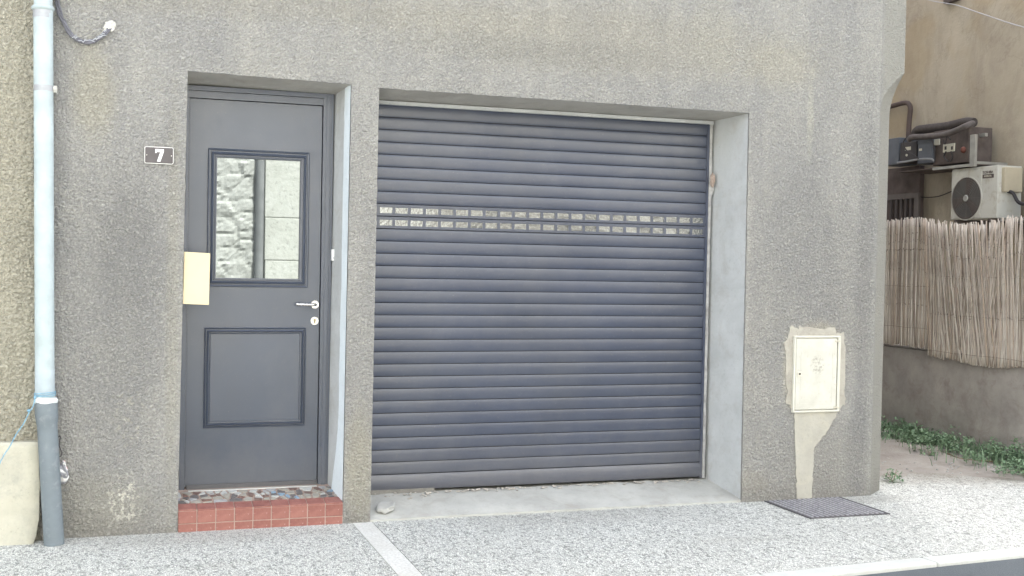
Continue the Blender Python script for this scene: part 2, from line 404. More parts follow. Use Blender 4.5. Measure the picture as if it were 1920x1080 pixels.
def slabquad(bm, tl, tr, br, bl, dy):
    "a quad on a vertical plane given depth dy towards +y"
    f = [Vector(p) for p in (tl, tr, br, bl)]; b = [p+Vector((0, dy, 0)) for p in f]
    vf = [bm.verts.new(p) for p in f]; vb = [bm.verts.new(p) for p in b]
    bm.faces.new(vf); bm.faces.new(vb[::-1])
    for i in range(4): bm.faces.new((vf[i], vf[(i+1) % 4], vb[(i+1) % 4], vb[i]))
def tube(bm, pts, r, seg=10, cap=True, rfun=None):
    pts = [Vector(p) for p in pts]; rings = []
    up = None
    for i, p in enumerate(pts):
        t = (pts[min(i+1, len(pts)-1)]-pts[max(i-1, 0)]).normalized()
        if up is None:
            up = Vector((0, 0, 1)) if abs(t.z) < .9 else Vector((0, -1, 0))
        a = t.cross(up).normalized(); b = a.cross(t).normalized(); up = b
        rr = rfun(i/(len(pts)-1)) if rfun else r
        rings.append([bm.verts.new(p+(a*math.cos(2*PI*k/seg)+b*math.sin(2*PI*k/seg))*rr) for k in range(seg)])
    for i in range(len(rings)-1):
        for k in range(seg):
            bm.faces.new((rings[i][k], rings[i][(k+1) % seg], rings[i+1][(k+1) % seg], rings[i+1][k]))
    if cap: bm.faces.new(rings[0][::-1]); bm.faces.new(rings[-1])
def smoothpath(pts, n=6):
    P = [Vector(p) for p in pts]; out = []
    for i in range(len(P)-1):
        a, b, c, d = P[max(i-1, 0)], P[i], P[i+1], P[min(i+2, len(P)-1)]
        for k in range(n):
            t = k/n
            out.append(.5*((2*b)+(-a+c)*t+(2*a-5*b+4*c-d)*t*t+(-a+3*b-3*c+d)*t*t*t))
    out.append(P[-1]); return out
def prism(bm, pts, ext):
    "polygon pts extruded by vector ext"
    a = [bm.verts.new(p) for p in pts]; b = [bm.verts.new(Vector(p)+Vector(ext)) for p in pts]
    bm.faces.new(a); bm.faces.new(b[::-1]); n = len(a)
    for i in range(n): bm.faces.new((a[i], a[(i+1) % n], b[(i+1) % n], b[i]))
def struct(name, bm, m, kind='structure', **k):
    o = obj(name, bm, m, **k); o['kind'] = kind; return o

# ------------------------------------------------------------------ the ground
KW = .125
def KY(x): return -1.495+.074*(x-3.79)      # inner line of the kerb, nearly flush with the road
bm = bmesh.new(); quad(bm, (-120, -120, -.13), (120, -120, -.13), (120, 120, -.13), (-120, 120, -.13)); struct('ground', bm, M_EARTH)
bm = bmesh.new(); quad(bm, (-60, -7.0, -.02), (60, -7.0, -.02), (60, KY(60)-KW+.01, -.02), (-12.5, KY(-12.5)-KW+.01, -.02), (-60, KY(-12.5)-KW, -.02)); struct('road', bm, M_ROAD)
def pave(x0, x1, name='pavement', m=M_PEB, y1=.30):
    bm = bmesh.new(); prism(bm, [(x0, KY(x0)+.003, -.12), (x1, KY(x1)+.003, -.12), (x1, y1, -.12), (x0, y1, -.12)], (0, 0, .12)); return struct(name, bm, m)
pave(-12, 1.285)
pave(1.407, 3.93)
pave(3.936, 5.0)
bm = bmesh.new(); prism(bm, [(5.002, KY(5.002)+.003, -.12), (12, KY(12)+.003, -.12), (12, -.05, -.12), (6.25, .15, -.12), (5.75, .62, -.12), (5.002, .98, -.12)], (0, 0, .12)); struct('pavement', bm, M_PEB)
bm = bmesh.new(); box(bm, 1.289, 1.403, KY(1.289)+.011, .02, -.12, .001, .004); struct('pavement_strip', bm, M_STRIP)
x = -12.0; k = 0
while x < 14:                                      # kerb stones one metre long
    bm = bmesh.new(); box(bm, .0015, .9985, -KW, 0, -.2, .002, .008); ko = struct('kerb_stone', bm, M_KERB); ko.location = (x, KY(x), .0007*(k % 2)); ko.rotation_euler = (0, 0, math.atan(.074)); x += 1; k += 1
# bare earth of the passage, uneven
bm = bmesh.new(); nx, ny = 40, 70
vs = [[bm.verts.new((4.9+i/nx*4.1, -.3+j/ny*10, -.012 + .02*noise.noise((i*.33, j*.33, 0)) + (.0 if j < 4 else min(.10, (j-4)*.004)))) for i in range(nx+1)] for j in range(ny+1)]
for j in range(ny):
    for i in range(nx): bm.faces.new((vs[j][i], vs[j][i+1], vs[j+1][i+1], vs[j+1][i]))
struct('bare_earth', bm, M_EARTH, smooth=True)
bm = bmesh.new(); box(bm, -30, 30, -8.4, -7.0, -.2, 0, .01); struct('far_pavement', bm, M_SLAB)

# ------------------------------------------------------------------ the house
house = thing('house', 'grey roughcast rendered house with a dark panelled door and a roller shutter garage', 'house')
ZT = 7.6; XR = 4.93; CH = .149; CHX = .185
D0 = dict(tl=(.355, 2.491), tr=(1.243, 2.479), br=(1.234, 0.), bl=(.333, 0.))
G0 = dict(tl=(1.401, 2.469), tr=(3.775, 2.467), br=(3.785, 0.), bl=(1.392, 0.))
XL = -.352
def jag(p, q, n, amp, seed):
    "slightly ragged straight edge between two (x,z) points"
    out = []
    for i in range(n):
        t = i/n; a = 0 if i == 0 else amp*noise.noise((t*n*.7+seed*13.1, seed, 0))
        d = Vector((q[0]-p[0], q[1]-p[1])).normalized(); nn = Vector((-d.y, d.x))
        out.append((p[0]+(q[0]-p[0])*t+nn.x*a, p[1]+(q[1]-p[1])*t+nn.y*a))
    return out
A = .0035
dl = jag(D0['bl'], D0['tl'], 60, A, 1); dt = jag(D0['tl'], D0['tr'], 30, A, 2); dr = jag(D0['tr'], D0['br'], 60, A, 3)
gl = jag(G0['bl'], G0['tl'], 60, A, 4); gt = jag(G0['tl'], G0['tr'], 60, A, 5); gr = jag(G0['tr'], G0['br'], 60, A, 6)
door_edge = dl+dt+dr+[D0['br']]; gar_edge = gl+gt+gr+[G0['br']]
ce = 4.745
bm = bmesh.new()
def piece(pts):
    f = bm.faces.new([bm.verts.new((p[0], 0.003, p[1])) for p in pts]); bmesh.ops.triangulate(bm, faces=[f])
tl, tr_, gtl, gtr = D0['tl'], D0['tr'], G0['tl'], G0['tr']
for k in range(12):                                 # left of the door, in rows so every triangle stays well shaped
    a, b = k*5, k*5+5; e = (dl+[tl])[a:b+1]
    piece([(XL, e[0][1] if k else -.05)] + ([] if k else [(.333, -.05)]) + e + [(XL, e[-1][1])])
piece([(XL, tl[1]), tl, (tl[0], ZT), (XL, ZT)])
piece([(tl[0], ZT)] + dt + [tr_, (tr_[0], ZT)])
rl = (dr+[D0['br']])[::-1]                           # pilaster, bottom to top
ll = gl+[gtl]
piece([(1.234, -.05), (1.392, -.05), ll[0], rl[0]])
for k in range(60): piece([rl[k], ll[k], ll[k+1], rl[k+1]])
piece([tr_, gtl, (gtl[0], ZT), (tr_[0], ZT)])
piece([(gtl[0], ZT)] + gt + [gtr, (gtr[0], ZT)])
rr_ = (gr+[G0['br']])[::-1]
for k in range(60): piece([rr_[k], (ce, rr_[k][1] if k else 0), (ce, rr_[k+1][1]), rr_[k+1]])
piece([(3.785, -.05), (ce, -.05), (ce, 0), rr_[0]])
piece([gtr, (ce, gtr[1]), (ce, ZT), (gtr[0], ZT)])
# return faces of the wall thickness for 12 mm only; the smooth reveals follow behind
for e in (door_edge, gar_edge):
    a = [bm.verts.new((p[0], 0, p[1])) for p in e]; b = [bm.verts.new((p[0], .014, p[1])) for p in e]
    for i in range(len(e)-1): bm.faces.new((a[i], a[i+1], b[i+1], b[i]))
# chamfered corner with the square corbel above
def cham(z):
    if z >= 2.80: return 0
    t = (2.80-z)/.27
    return 1 if t >= 1 else min(1, math.sin(t*PI/2)**.9)
zs = [-.05, .6, 1.2, 1.8, 2.3, 2.5] + [2.52+.28*k/16 for k in range(17)] + [2.803, 3.2, 5, ZT]
rows = []
for z in zs:
    c = cham(z); wob = .004*noise.noise((z*3, 1, 0))
    rows.append([(ce, 0, z), (XR-CHX*c-.0005*(c == 0)+wob*c, 0, z), (XR+wob-.03*0, CH*c+.0005*(c == 0), z), (XR, .6, z), (XR, 8, z)])
vr = [[bm.verts.new(p) for p in r] for r in rows]
for i in range(len(vr)-1):
    for k in range(4):
        try: bm.faces.new((vr[i][k], vr[i][k+1], vr[i+1][k+1], vr[i+1][k]))
        except Exception: pass
quad(bm, (XL, 8, -.05), (XR, 8, -.05), (XR, 8, ZT), (XL, 8, ZT)); quad(bm, (XL, 0.02, -.05), (XL, 8, -.05), (XL, 8, ZT), (XL, .02, ZT))
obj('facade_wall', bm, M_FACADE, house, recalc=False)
def grain_height(x, z, k, big):
    wv = noise.noise((x*k*.5+7, 3.1, z*k*.5))
    n1 = noise.noise((x*k+wv*1.3, 0.7, z*k*1.12-wv*1.1)); n2 = noise.noise((x*k*2.3, 5.2, z*k*2.3))
    dens = noise.noise((x*2.1, 9.4, z*2.1))*.5+noise.noise((x*5.1, 2.4, z*5.1))*.25
    v = max(0., n1-.02+.30*dens)
    return big*(min(v, .5)*1.5+.16*n2)
def grain_mesh(name, strips, m, parent, k, big, taper, y0=0.):
    "strips = list of grids; a grid is a list of rows of (x, z, distance to a free edge)"
    V, F = [], []
    for rows in strips:
        b0 = len(V); nc = len(rows[0])
        for r in rows:
            for x, z, e in r:
                t = min(1., e/taper)
                V.append((x, y0-grain_height(x, z, k, big)*t-.0006, z))
        for j in range(len(rows)-1):
            for i in range(nc-1):
                a = b0+j*nc+i; F.append((a, a+1, a+nc+1, a+nc))
    me = bpy.data.meshes.new(name); me.from_pydata(V, [], F); me.polygons.foreach_set('use_smooth', [True]*len(F)); me.update()
    return link(name, me, m, parent)
def interp(edge, z):
    "x of a bottom-to-top edge at height z"
    for i in range(len(edge)-1):
        if z <= edge[i+1][1] or i == len(edge)-2:
            a, b = edge[i], edge[i+1]; t = (z-a[1])/max(1e-6, b[1]-a[1]); return a[0]+(b[0]-a[0])*max(0, min(1, t))
def interpx(edge, x):
    for i in range(len(edge)-1):
        if x <= edge[i+1][0] or i == len(edge)-2:
            a, b = edge[i], edge[i+1]; t = (x-a[0])/max(1e-6, b[0]-a[0]); return a[1]+(b[1]-a[1])*max(0, min(1, t))
CELL = .0050
def vstrip(xl, xr, z0, z1, freeL, freeR):
    nz_ = int((z1(0)-z0)/CELL); nx_ = int((xr(1)-xl(1))/CELL); rows = []
    for j in range(nz_+1):
        r = []
        for i in range(nx_+1):
            u = i/nx_; z = z0+(z1(u)-z0)*j/nz_; a, b = xl(z), xr(z); x = a+(b-a)*u
            r.append((x, z, min((x-a) if freeL else 9, (b-x) if freeR else 9)))
        rows.append(r)
    return rows
DLe, DRe = dl+[tl], (dr+[D0['br']])[::-1]; GLe, GRe = gl+[gtl], (gr+[G0['br']])[::-1]
S1 = vstrip(lambda z: XL, lambda z: interp(DLe, z), -.04, lambda u: 2.491, False, True)
S2 = vstrip(lambda z: interp(DRe, z), lambda z: interp(GLe, z), -.04, lambda u: 2.479-.010*u, True, True)
S3 = vstrip(lambda z: interp(GRe, z), lambda z: ce, -.04, lambda u: 2.467, True, False)
topedge = [(XL, 2.491)]+dt+[tr_]+gt+[gtr, (ce, 2.467)]
nx_ = int((ce-XL)/CELL); nz_ = int((3.42-2.47)/CELL); S4 = []
cols_ = [XL+(ce-XL)*i/nx_ for i in range(nx_+1)]
for q in (tl[0], tr_[0], gtl[0], gtr[0]):
    i = min(range(len(cols_)), key=lambda i: abs(cols_[i]-q)); cols_[i] = q
zb_ = [interpx(topedge, x) for x in cols_]; free_ = [tl[0] < x < tr_[0] or gtl[0] < x < gtr[0] for x in cols_]
for j in range(nz_+1):
    S4.append([(x, zb_[i]+(3.42-zb_[i])*j/nz_, ((3.42-zb_[i])*j/nz_+.0004) if free_[i] else 9) for i, x in enumerate(cols_)])
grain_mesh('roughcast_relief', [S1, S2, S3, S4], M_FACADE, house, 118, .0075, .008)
bm = bmesh.new(); prism(bm, [(XL-.2, -.35, ZT), (XL-.2, 8.3, ZT), (XL-.2, 4, ZT+1.6)], (XR-XL+.4, 0, 0)); obj('roof', bm, M_ROOF, house)

# smooth reveals (splayed a little towards the frame)
DD, GD = .28, .35
def reveal(bm, e0, e1, y1, part):
    n = len(e0)
    a = [bm.verts.new((e0[i][0], .014, e0[i][1])) for i in range(n)]; b = [bm.verts.new((e1[i][0], y1, e1[i][1])) for i in range(n)]
    for i in range(n-1): bm.faces.new((a[i], a[i+1], b[i+1], b[i]))
drx = Y(627, 178, DD).x; dtz = 2.452
def lerp(a, b, t): return a+(b-a)*t
def edge_in(e, tl, tr, br, bl, n1, n2, n3):
    out = []
    for i in range(n1): t = i/n1; out.append((lerp(bl[0], tl[0], t), lerp(bl[1], tl[1], t)))
    for i in range(n2): t = i/n2; out.append((lerp(tl[0], tr[0], t), lerp(tl[1], tr[1], t)))
    for i in range(n3): t = i/n3; out.append((lerp(tr[0], br[0], t), lerp(tr[1], br[1], t)))
    out.append(br); return out
di = edge_in(door_edge, (.372, dtz+.01), (drx, dtz), (drx-.012, 0), (.345, 0), 60, 30, 60)
gx = Y(1334, 228, GD).x
gi = edge_in(gar_edge, (1.401, 2.444), (gx, 2.446), (gx+.01, 0), (1.392, 0), 60, 60, 60)
bm = bmesh.new(); reveal(bm, door_edge[:61], di[:61], DD+.06, 0); obj('door_reveal', bm, M_REVEAL, house, recalc=False)
bm = bmesh.new(); reveal(bm, door_edge[90:], di[90:], DD+.06, 0); obj('door_reveal', bm, M_REVEAL, house, recalc=False)
bm = bmesh.new(); reveal(bm, door_edge[60:91], di[60:91], DD+.06, 0); obj('door_soffit', bm, M_SOFFIT, house, recalc=False)
bm = bmesh.new(); reveal(bm, gar_edge[:61], gi[:61], GD+.08, 0); obj('garage_reveal', bm, M_REVEAL, house, recalc=False)
bm = bmesh.new(); reveal(bm, gar_edge[120:], gi[120:], GD+.08, 0); obj('garage_reveal', bm, M_REVEAL, house, recalc=False)
bm = bmesh.new(); reveal(bm, gar_edge[60:121], gi[60:121], GD+.08, 0); obj('garage_soffit', bm, M_SOFFIT, house, recalc=False)
# fresh pale plaster along the outer edge of the door's right reveal
bm = bmesh.new()
nb = 80; L1 = []; L2 = []
for i in range(nb+1):
    z = .13+i/nb*(2.475-.13); xo = lerp(1.234, 1.243, z/2.48)
    wd = .105+.012*noise.noise((z*4, 3, 0))+.006*noise.noise((z*17, 5, 0)) + max(0, .55-z)*.25
    t = wd/(DD+.06); xi = lerp(drx-.012, drx, z/2.45)
    L1.append(bm.verts.new((xo-.0035, .004, z))); L2.append(bm.verts.new((lerp(xo, xi, t)-.0025, wd, z)))
for i in range(nb): bm.faces.new((L1[i], L1[i+1], L2[i+1], L2[i]))
obj('plaster_band', bm, M_BEAD, house)

# garage: steel lintel strip, sloping concrete slab, broken edge
bm = bmesh.new(); slabquad(bm, (1.4, GD-.03, 2.4445), (gx, GD-.03, 2.4465), (gx, GD-.03, 2.425), (1.4, GD-.03, 2.423), .03); obj('lintel_strip', bm, M_REVEAL, house)
bm = bmesh.new()
ng = 48; sl = []
for j in range(9):
    y = .004+j/8*(GD+.12); row = []
    for i in range(ng+1):
        x = 1.393+i/ng*(3.784-1.393)
        z = .010+.083*min(1, y/GD)**.9+.004*noise.noise((x*3, y*8, 0))
        if j >= 5: z += .012*noise.noise((x*9, y*20, 4))-.004
        row.append(bm.verts.new((x, y, z)))
    sl.append(row)
for j in range(8):
    for i in range(ng): bm.faces.new((sl[j][i], sl[j][i+1], sl[j+1][i+1], sl[j+1][i]))
fr = [bm.verts.new((v.co.x, v.co.y, -.05)) for v in sl[0]]
for i in range(ng): bm.faces.new((fr[i], fr[i+1], sl[0][i+1], sl[0][i]))
obj('garage_slab', bm, M_SLAB, house, smooth=True)
bm = bmesh.new(); random.seed(3)                    # crumbling mortar line under the shutter
for i in range(150):
    x = random.uniform(1.42, 3.66); y = GD-.012-abs(random.gauss(0, .016)); s = random.uniform(.003, .009)
    if x < 1.85: y -= random.uniform(0, .07)
    c = Vector((x, y, .012+.083*(y/GD)**.9+s*.2))
    r = bmesh.ops.create_icosphere(bm, subdivisions=1, radius=s)
    for v in r['verts']: v.co = Vector((v.co.x*random.uniform(1, 2.2), v.co.y, v.co.z*.6))*random.uniform(.8, 1.15)+c
o = obj('crumbled_mortar', bm, simple('mortar_crumbs', (.42, .39, .35), .9, 0, .3, 20, .6), house); o['kind'] = 'stuff'
bm = bmesh.new(); box(bm, 1.42, 1.86, GD-.006, GD+.02, .06, .112); obj('rough_sill', bm, M_ROUGHGAP, house)

# ---- roller shutter
shut = bpy.data.objects.new('roller_shutter', None); col.objects.link(shut); shut.parent = house
S_TOP, S_BOT, NS = 2.425, .108, 30
pitch = (S_TOP-(S_BOT+.095))/NS
SX0, SX1 = 1.37, gx-.028
SL = SX1-SX0
def slat_mesh():
    bm = bmesh.new(); n = 12; prof = []
    for i in range(n+1):
        t = i/n; z = -pitch+.0022+t*(pitch-.0044)
        s = math.sin(PI*t)**.6
        prof.append((-.0040*s, z))
    prof = [(.004, prof[0][1])]+prof+[(.004, prof[-1][1])]
    a = [bm.verts.new((0, y, z)) for y, z in prof]; b = [bm.verts.new((SL, y, z)) for y, z in prof]
    for i in range(len(a)-1): bm.faces.new((a[i], a[i+1], b[i+1], b[i]))
    bm.faces.new(a); bm.faces.new(b[::-1]); bm.faces.new((a[0], a[-1], b[-1], b[0]))
    bmesh.ops.recalc_face_normals(bm, faces=bm.faces)
    me = bpy.data.meshes.new('slat'); bm.to_mesh(me); bm.free(); me.materials.append(M_SLAT)
    for p in me.polygons: p.use_smooth = True
    me.set_sharp_from_angle(angle=math.radians(35)); return me
sm = slat_mesh()
PN, PX0 = 24, SX0+.018
PP = (SX1-.012-PX0)/PN
def vision_mesh():
    bm = bmesh.new(); z0, z1 = -pitch+.0022, -.0022; zc0, zc1 = z0+.016, z1-.019
    box(bm, 0, SL, -.008, .004, zc1, z1, .0015); box(bm, 0, SL, -.008, .004, z0, zc0, .0015)
    for k in range(PN+1):
        x = (PX0-SX0)+k*PP-.009
        box(bm, max(0, x), min(SL, x+.018), -.0078, .004, zc0-.001, zc1+.001)
    me = bpy.data.meshes.new('slat'); bmesh.ops.recalc_face_normals(bm, faces=bm.faces); bm.to_mesh(me); bm.free(); me.materials.append(M_SLAT); return me, zc0, zc1
vm, zc0, zc1 = vision_mesh()
pm = bmesh.new(); box(pm, .009, PP-.009, -.0035, .001, zc0, zc1); pme = bpy.data.meshes.new('vision_pane'); pm.to_mesh(pme); pm.free(); pme.materials.append(M_VPANE)
for k in range(NS):
    o = link('slat', vm if k in (8, 9) else sm, None, shut); o.location = (SX0, GD, S_TOP-k*pitch)
    if k in (8, 9):
        for q in range(PN):
            p = link('vision_pane', pme, None, shut); p.location = (PX0+q*PP, GD, S_TOP-k*pitch)
            p.rotation_euler = (random.uniform(-.03, .03), 0, random.uniform(-.02, .02))
bm = bmesh.new(); zb = S_TOP-NS*pitch
prof = [(.004, S_BOT), (-.004, S_BOT), (-.010, S_BOT+.012), (-.012, S_BOT+.045), (-.009, zb-.02), (-.002, zb-.003), (.004, zb-.003)]
prism(bm, [(SX0, GD+y, z) for y, z in prof], (SL, 0, 0)); obj('bottom_bar', bm, M_SLAT, shut, smooth=True)
bm = bmesh.new(); box(bm, SX0, SX1, GD+.006, GD+.02, S_BOT, S_TOP+.06); obj('curtain_backing', bm, M_GROOVE, shut)
bm = bmesh.new(); box(bm, SX1-.004, SX1+.012, GD-.012, GD-.003, .1, 2.44); box(bm, SX1-.004, SX1+.02, GD+.008, GD+.03, .1, 2.44); obj('guide_rail', bm, M_SLAT, shut)
bm = bmesh.new()                                     # ragged mortar fillet between guide and reveal
pr = []; pl = []
for i in range(90):
    z = .10+i/89*2.34
    wv = .010+.005*noise.noise((z*11, 0, 2))
    if 1.95 < z < 2.06: wv += .02*math.sin((z-1.95)/.11*PI)
    pl.append(bm.verts.new((SX1+.0125, GD-.008, z))); pr.append(bm.verts.new((SX1+.0125+wv+.004, GD-.022, z)))
for i in range(89): bm.faces.new((pl[i], pr[i], pr[i+1], pl[i+1]))
obj('mortar_fillet', bm, simple('fillet_mortar', (.34, .335, .325), .9, 0, .3, 18, .6), house)
bm = bmesh.new()
r = bmesh.ops.create_icosphere(bm, subdivisions=3, radius=1)
cc = Y(1336, 338, GD-.04)
for v in r['verts']: v.co = cc+Vector((v.co.x*.012, v.co.y*.025, v.co.z*.045))*(1+.5*noise.noise(v.co*2.2))
obj('mortar_lump', bm, simple('lump_mortar', (.38, .30, .25), .9, 0, .35, 25, .8), house, smooth=True)

# ---- front door
door = bpy.data.objects.new('front_door', None); col.objects.link(door); door.parent = house
def P4(tl, tr, br, bl, y): return [Y(*p, y) for p in (tl, tr, br, bl)]
LY = DD+.020                                         # face of the leaf
leaf = P4((356, 184), (604, 199.5), (594, 903), (345, 911), LY)
LX0, LX1, LZ0, LZ1 = leaf[3].x, (leaf[1].x+leaf[2].x)/2, leaf[2].z, (leaf[0].z+leaf[1].z)/2
FX1 = drx-.002
fz = dtz+.004
bm = bmesh.new()                                     # frame: two steps at the head, one at the lock side
fb = .16
box(bm, .352, LX0+.001, DD, DD+.06, fb, fz); box(bm, LX1+.004, FX1, DD, DD+.06, fb, fz)
box(bm, LX0+.001, LX1+.004, DD, DD+.06, fz-.026, fz)
box(bm, LX0+.001, LX1+.004, DD+.006, DD+.06, LZ1+.004, fz-.0285)
box(bm, LX1+.022, FX1-.016, DD-.006, DD+.001, fb, fz-.012, .002)
obj('door_frame', bm, M_DOOR, door)
bm = bmesh.new(); box(bm, LX0-.01, LX1+.02, DD+.05, DD+.07, .13, fz); obj('frame_gap', bm, M_GROOVE, door)
gq = P4((407.6, 295), (563, 302.5), (560, 523), (404, 521), LY)
ox0, ox1 = (gq[0].x+gq[3].x)/2, (gq[1].x+gq[2].x)/2; oz1, oz0 = (gq[0].z+gq[1].z)/2, (gq[2].z+gq[3].z)/2
bm = bmesh.new()
xs = [LX0+.003, ox0, ox1, LX1]; zz = [LZ0, oz0, oz1, LZ1]
for i in range(3):
    for j in range(3):
        if i == 1 and j == 1: continue
        quad(bm, (xs[i], LY, zz[j]), (xs[i+1], LY, zz[j]), (xs[i+1], LY, zz[j+1]), (xs[i], LY, zz[j+1]))
for a, b in (((xs[0], zz[0]), (xs[0], zz[3])), ((xs[0], zz[3]), (xs[3], zz[3])), ((xs[3], zz[3]), (xs[3], zz[0])), ((xs[3], zz[0]), (xs[0], zz[0]))):
    quad(bm, (a[0], LY, a[1]), (b[0], LY, b[1]), (b[0], LY+.045, b[1]), (a[0], LY+.045, a[1]))
bmesh.ops.remove_doubles(bm, verts=bm.verts, dist=1e-5)
obj('door_leaf', bm, M_DOOR, door)
def moulding(name, x0, x1, z0, z1, width, prof, m, parent):
    "picture-frame moulding: prof = (inset 0..1, out in m) around the rectangle, mitred corners"
    bm = bmesh.new(); rings = []
    for t, h in prof:
        d = t*width
        rings.append([bm.verts.new(p) for p in ((x0+d, LY-h, z0+d), (x1-d, LY-h, z0+d), (x1-d, LY-h, z1-d), (x0+d, LY-h, z1-d))])
    for i in range(len(rings)-1):
        for k in range(4): bm.faces.new((rings[i][k], rings[i][(k+1) % 4], rings[i+1][(k+1) % 4], rings[i+1][k]))
    return obj(name, bm, m, parent)
q = P4((390, 277), (580.7, 287), (576.6, 539.5), (387, 537), LY)
def ogee(h0=0, hi=None):
    return [(0, 0), (0, .010), (.10, .013), (.20, .010), (.24, .004), (.34, .004), (.38, .014), (.55, .019), (.66, .014), (.70, .005), (.80, .005), (.84, .011), (.94, .010), (1, h0)]
moulding('glass_moulding', (q[0].x+q[3].x)/2, (q[1].x+q[2].x)/2, (q[2].z+q[3].z)/2, (q[0].z+q[1].z)/2, .050, ogee(-.012), M_DOOR, door)
bm = bmesh.new(); box(bm, ox0-.005, ox1+.005, LY+.008, LY+.02, oz0-.005, oz1+.005); obj('glass_pane', bm, M_GLASS, door)
q = P4((384, 614.6), (575, 613.6), (569, 796.6), (380, 803.5), LY)
moulding('panel_moulding', (q[0].x+q[3].x)/2, (q[1].x+q[2].x)/2, (q[2].z+q[3].z)/2, (q[0].z+q[1].z)/2, .036, ogee(), M_DOOR, door)
hc = Y(590, 571, LY)
bm = bmesh.new(); bmesh.ops.create_cone(bm, cap_ends=True, segments=32, radius1=.0245, radius2=.0225, depth=.009, matrix=Matrix.Translation((hc.x, LY-.0045, hc.z)) @ Matrix.Rotation(PI/2, 4, 'X'))
obj('handle_rose', bm, M_STEEL, door, smooth=True)
bm = bmesh.new(); tube(bm, smoothpath([(hc.x, LY, hc.z), (hc.x, LY-.035, hc.z), (hc.x-.008, LY-.048, hc.z), (hc.x-.03, LY-.050, hc.z), (hc.x-.115, LY-.048, hc.z+.003)], 5), .0088, 14)
obj('door_handle', bm, M_STEEL, door, smooth=True)
kc = Y(589.5, 601.5, LY)
bm = bmesh.new(); bmesh.ops.create_cone(bm, cap_ends=True, segments=32, radius1=.0245, radius2=.0225, depth=.008, matrix=Matrix.Translation((kc.x, LY-.004, kc.z)) @ Matrix.Rotation(PI/2, 4, 'X'))
obj('lock_rose', bm, M_STEEL, door, smooth=True)
bm = bmesh.new()
bmesh.ops.create_cone(bm, cap_ends=True, segments=20, radius1=.0085, radius2=.0085, depth=.006, matrix=Matrix.Translation((kc.x, LY-.0095, kc.z+.005)) @ Matrix.Rotation(PI/2, 4, 'X'))
box(bm, kc.x-.005, kc.x+.005, LY-.0115, LY-.007, kc.z-.016, kc.z+.002)
obj('lock_cylinder', bm, simple('brass_cylinder', (.35, .31, .22), .35, 1), door)
bm = bmesh.new(); box(bm, kc.x-.0015, kc.x+.0015, LY-.0135, LY-.011, kc.z-.008, kc.z+.009); obj('keyhole', bm, M_GROOVE, door)
zt = Y(345, 912, DD).z
bm = bmesh.new(); box(bm, LX0+.02, LX1-.005, DD-.03, DD+.05, LZ0-.030, LZ0-.014, .002); obj('threshold_bar', bm, M_ALU, door)
bm = bmesh.new(); box(bm, LX0+.012, LX1-.001, DD+.002, LY+.03, LZ0-.013, LZ0+.012, .002); obj('weather_bar', bm, coated('weather_bar_dark', (.04, .042, .055), .4), door)

# ---- doorstep: red tiles and broken-tile mosaic
SZ = .116
TS = .21
def TZ(y): return SZ+.006+max(0, y)*TS
step = bpy.data.objects.new('doorstep', None); col.objects.link(step); step.parent = house
bm = bmesh.new(); prism(bm, [(.336, -.001, -.05), (.336, -.001, SZ+.0035), (.336, .02, TZ(.02)-.006), (.336, DD+.06, TZ(DD+.06)-.006), (.336, DD+.06, -.05)], (.8975, 0, 0)); obj('mortar_bed', bm, M_GROUT, step)
bm = bmesh.new(); box(bm, .345, 1.20, DD-.035, DD+.05, SZ-.003, LZ0-.0305, .004); obj('sill', bm, M_SLAB, step)
tw = (1.234-.334)/9
def tile(x0, x1, y0, y1, z0, z1, b=.003):
    bm = bmesh.new(); box(bm, x0, x1, y0, y1, z0, z1, b)
    c = Vector(((x0+x1)/2, (y0+y1)/2, (z0+z1)/2))
    o = obj('red_tile', bm, M_RED, step)
    o.data.transform(Matrix.Translation(-c)); o.location = c+Vector((0, random.uniform(-.0012, .0012), 0)); o.rotation_euler = (0, random.uniform(-.006, .006), random.uniform(-.006, .006)); return o
for k in range(9):
    x0 = .334+k*tw+.0022; x1 = x0+tw-.0044
    tile(x0, x1, -.004, .012, .046, SZ-.0035)
    tile(x0, x1, -.003, .012, -.02, .0425)
    bm = bmesh.new(); box(bm, x0, x1, -.004, .080, -.009, 0, .003)
    o = obj('red_tile', bm, M_RED, step); o.location = (0, 0, TZ(0)+random.uniform(-.001, .001)); o.rotation_euler = (math.atan(TS), 0, 0)
def clip(poly, p, n):
    out = []
    for i in range(len(poly)):
        a, b = poly[i], poly[(i+1) % len(poly)]; da = (a-p).dot(n); db = (b-p).dot(n)
        if da <= 0: out.append(a)
        if (da < 0 < db) or (db < 0 < da): out.append(a+(b-a)*(da/(da-db)))
    return out
random.seed(21)
seeds = []
while len(seeds) < 84:
    s = Vector((random.uniform(.34, 1.225), random.uniform(.09, DD-.045)))
    if all(abs(s.x-t.x)*.6+abs(s.y-t.y)*1.1 > .022 for t in seeds): seeds.append(s)
    elif random.random() < .002: break
for s in seeds:
    pg = [Vector(p) for p in ((.337, .088), (1.229, .088), (1.215, DD-.045), (.345, DD-.045))]
    for t in seeds:
        if t is s: continue
        d = t-s; pg = clip(pg, s+d*.5-d.normalized()*.005, d.normalized())
        if len(pg) < 3: break
    if len(pg) < 3: continue
    pg = [s+(p-s)*random.uniform(.86, 1) for p in pg]
    m = random.choices(MOS, weights=(4, 4, .8, 5, 4, 6, 1))[0]
    bm = bmesh.new(); prism(bm, [(p.x, p.y, TZ(p.y)-.010) for p in pg], (0, 0, random.uniform(.0085, .0115))); obj('mosaic_tile', bm, m, step)
bm = bmesh.new(); q0 = G(344, 944, SZ+.008); q1 = G(364, 937, SZ+.008)

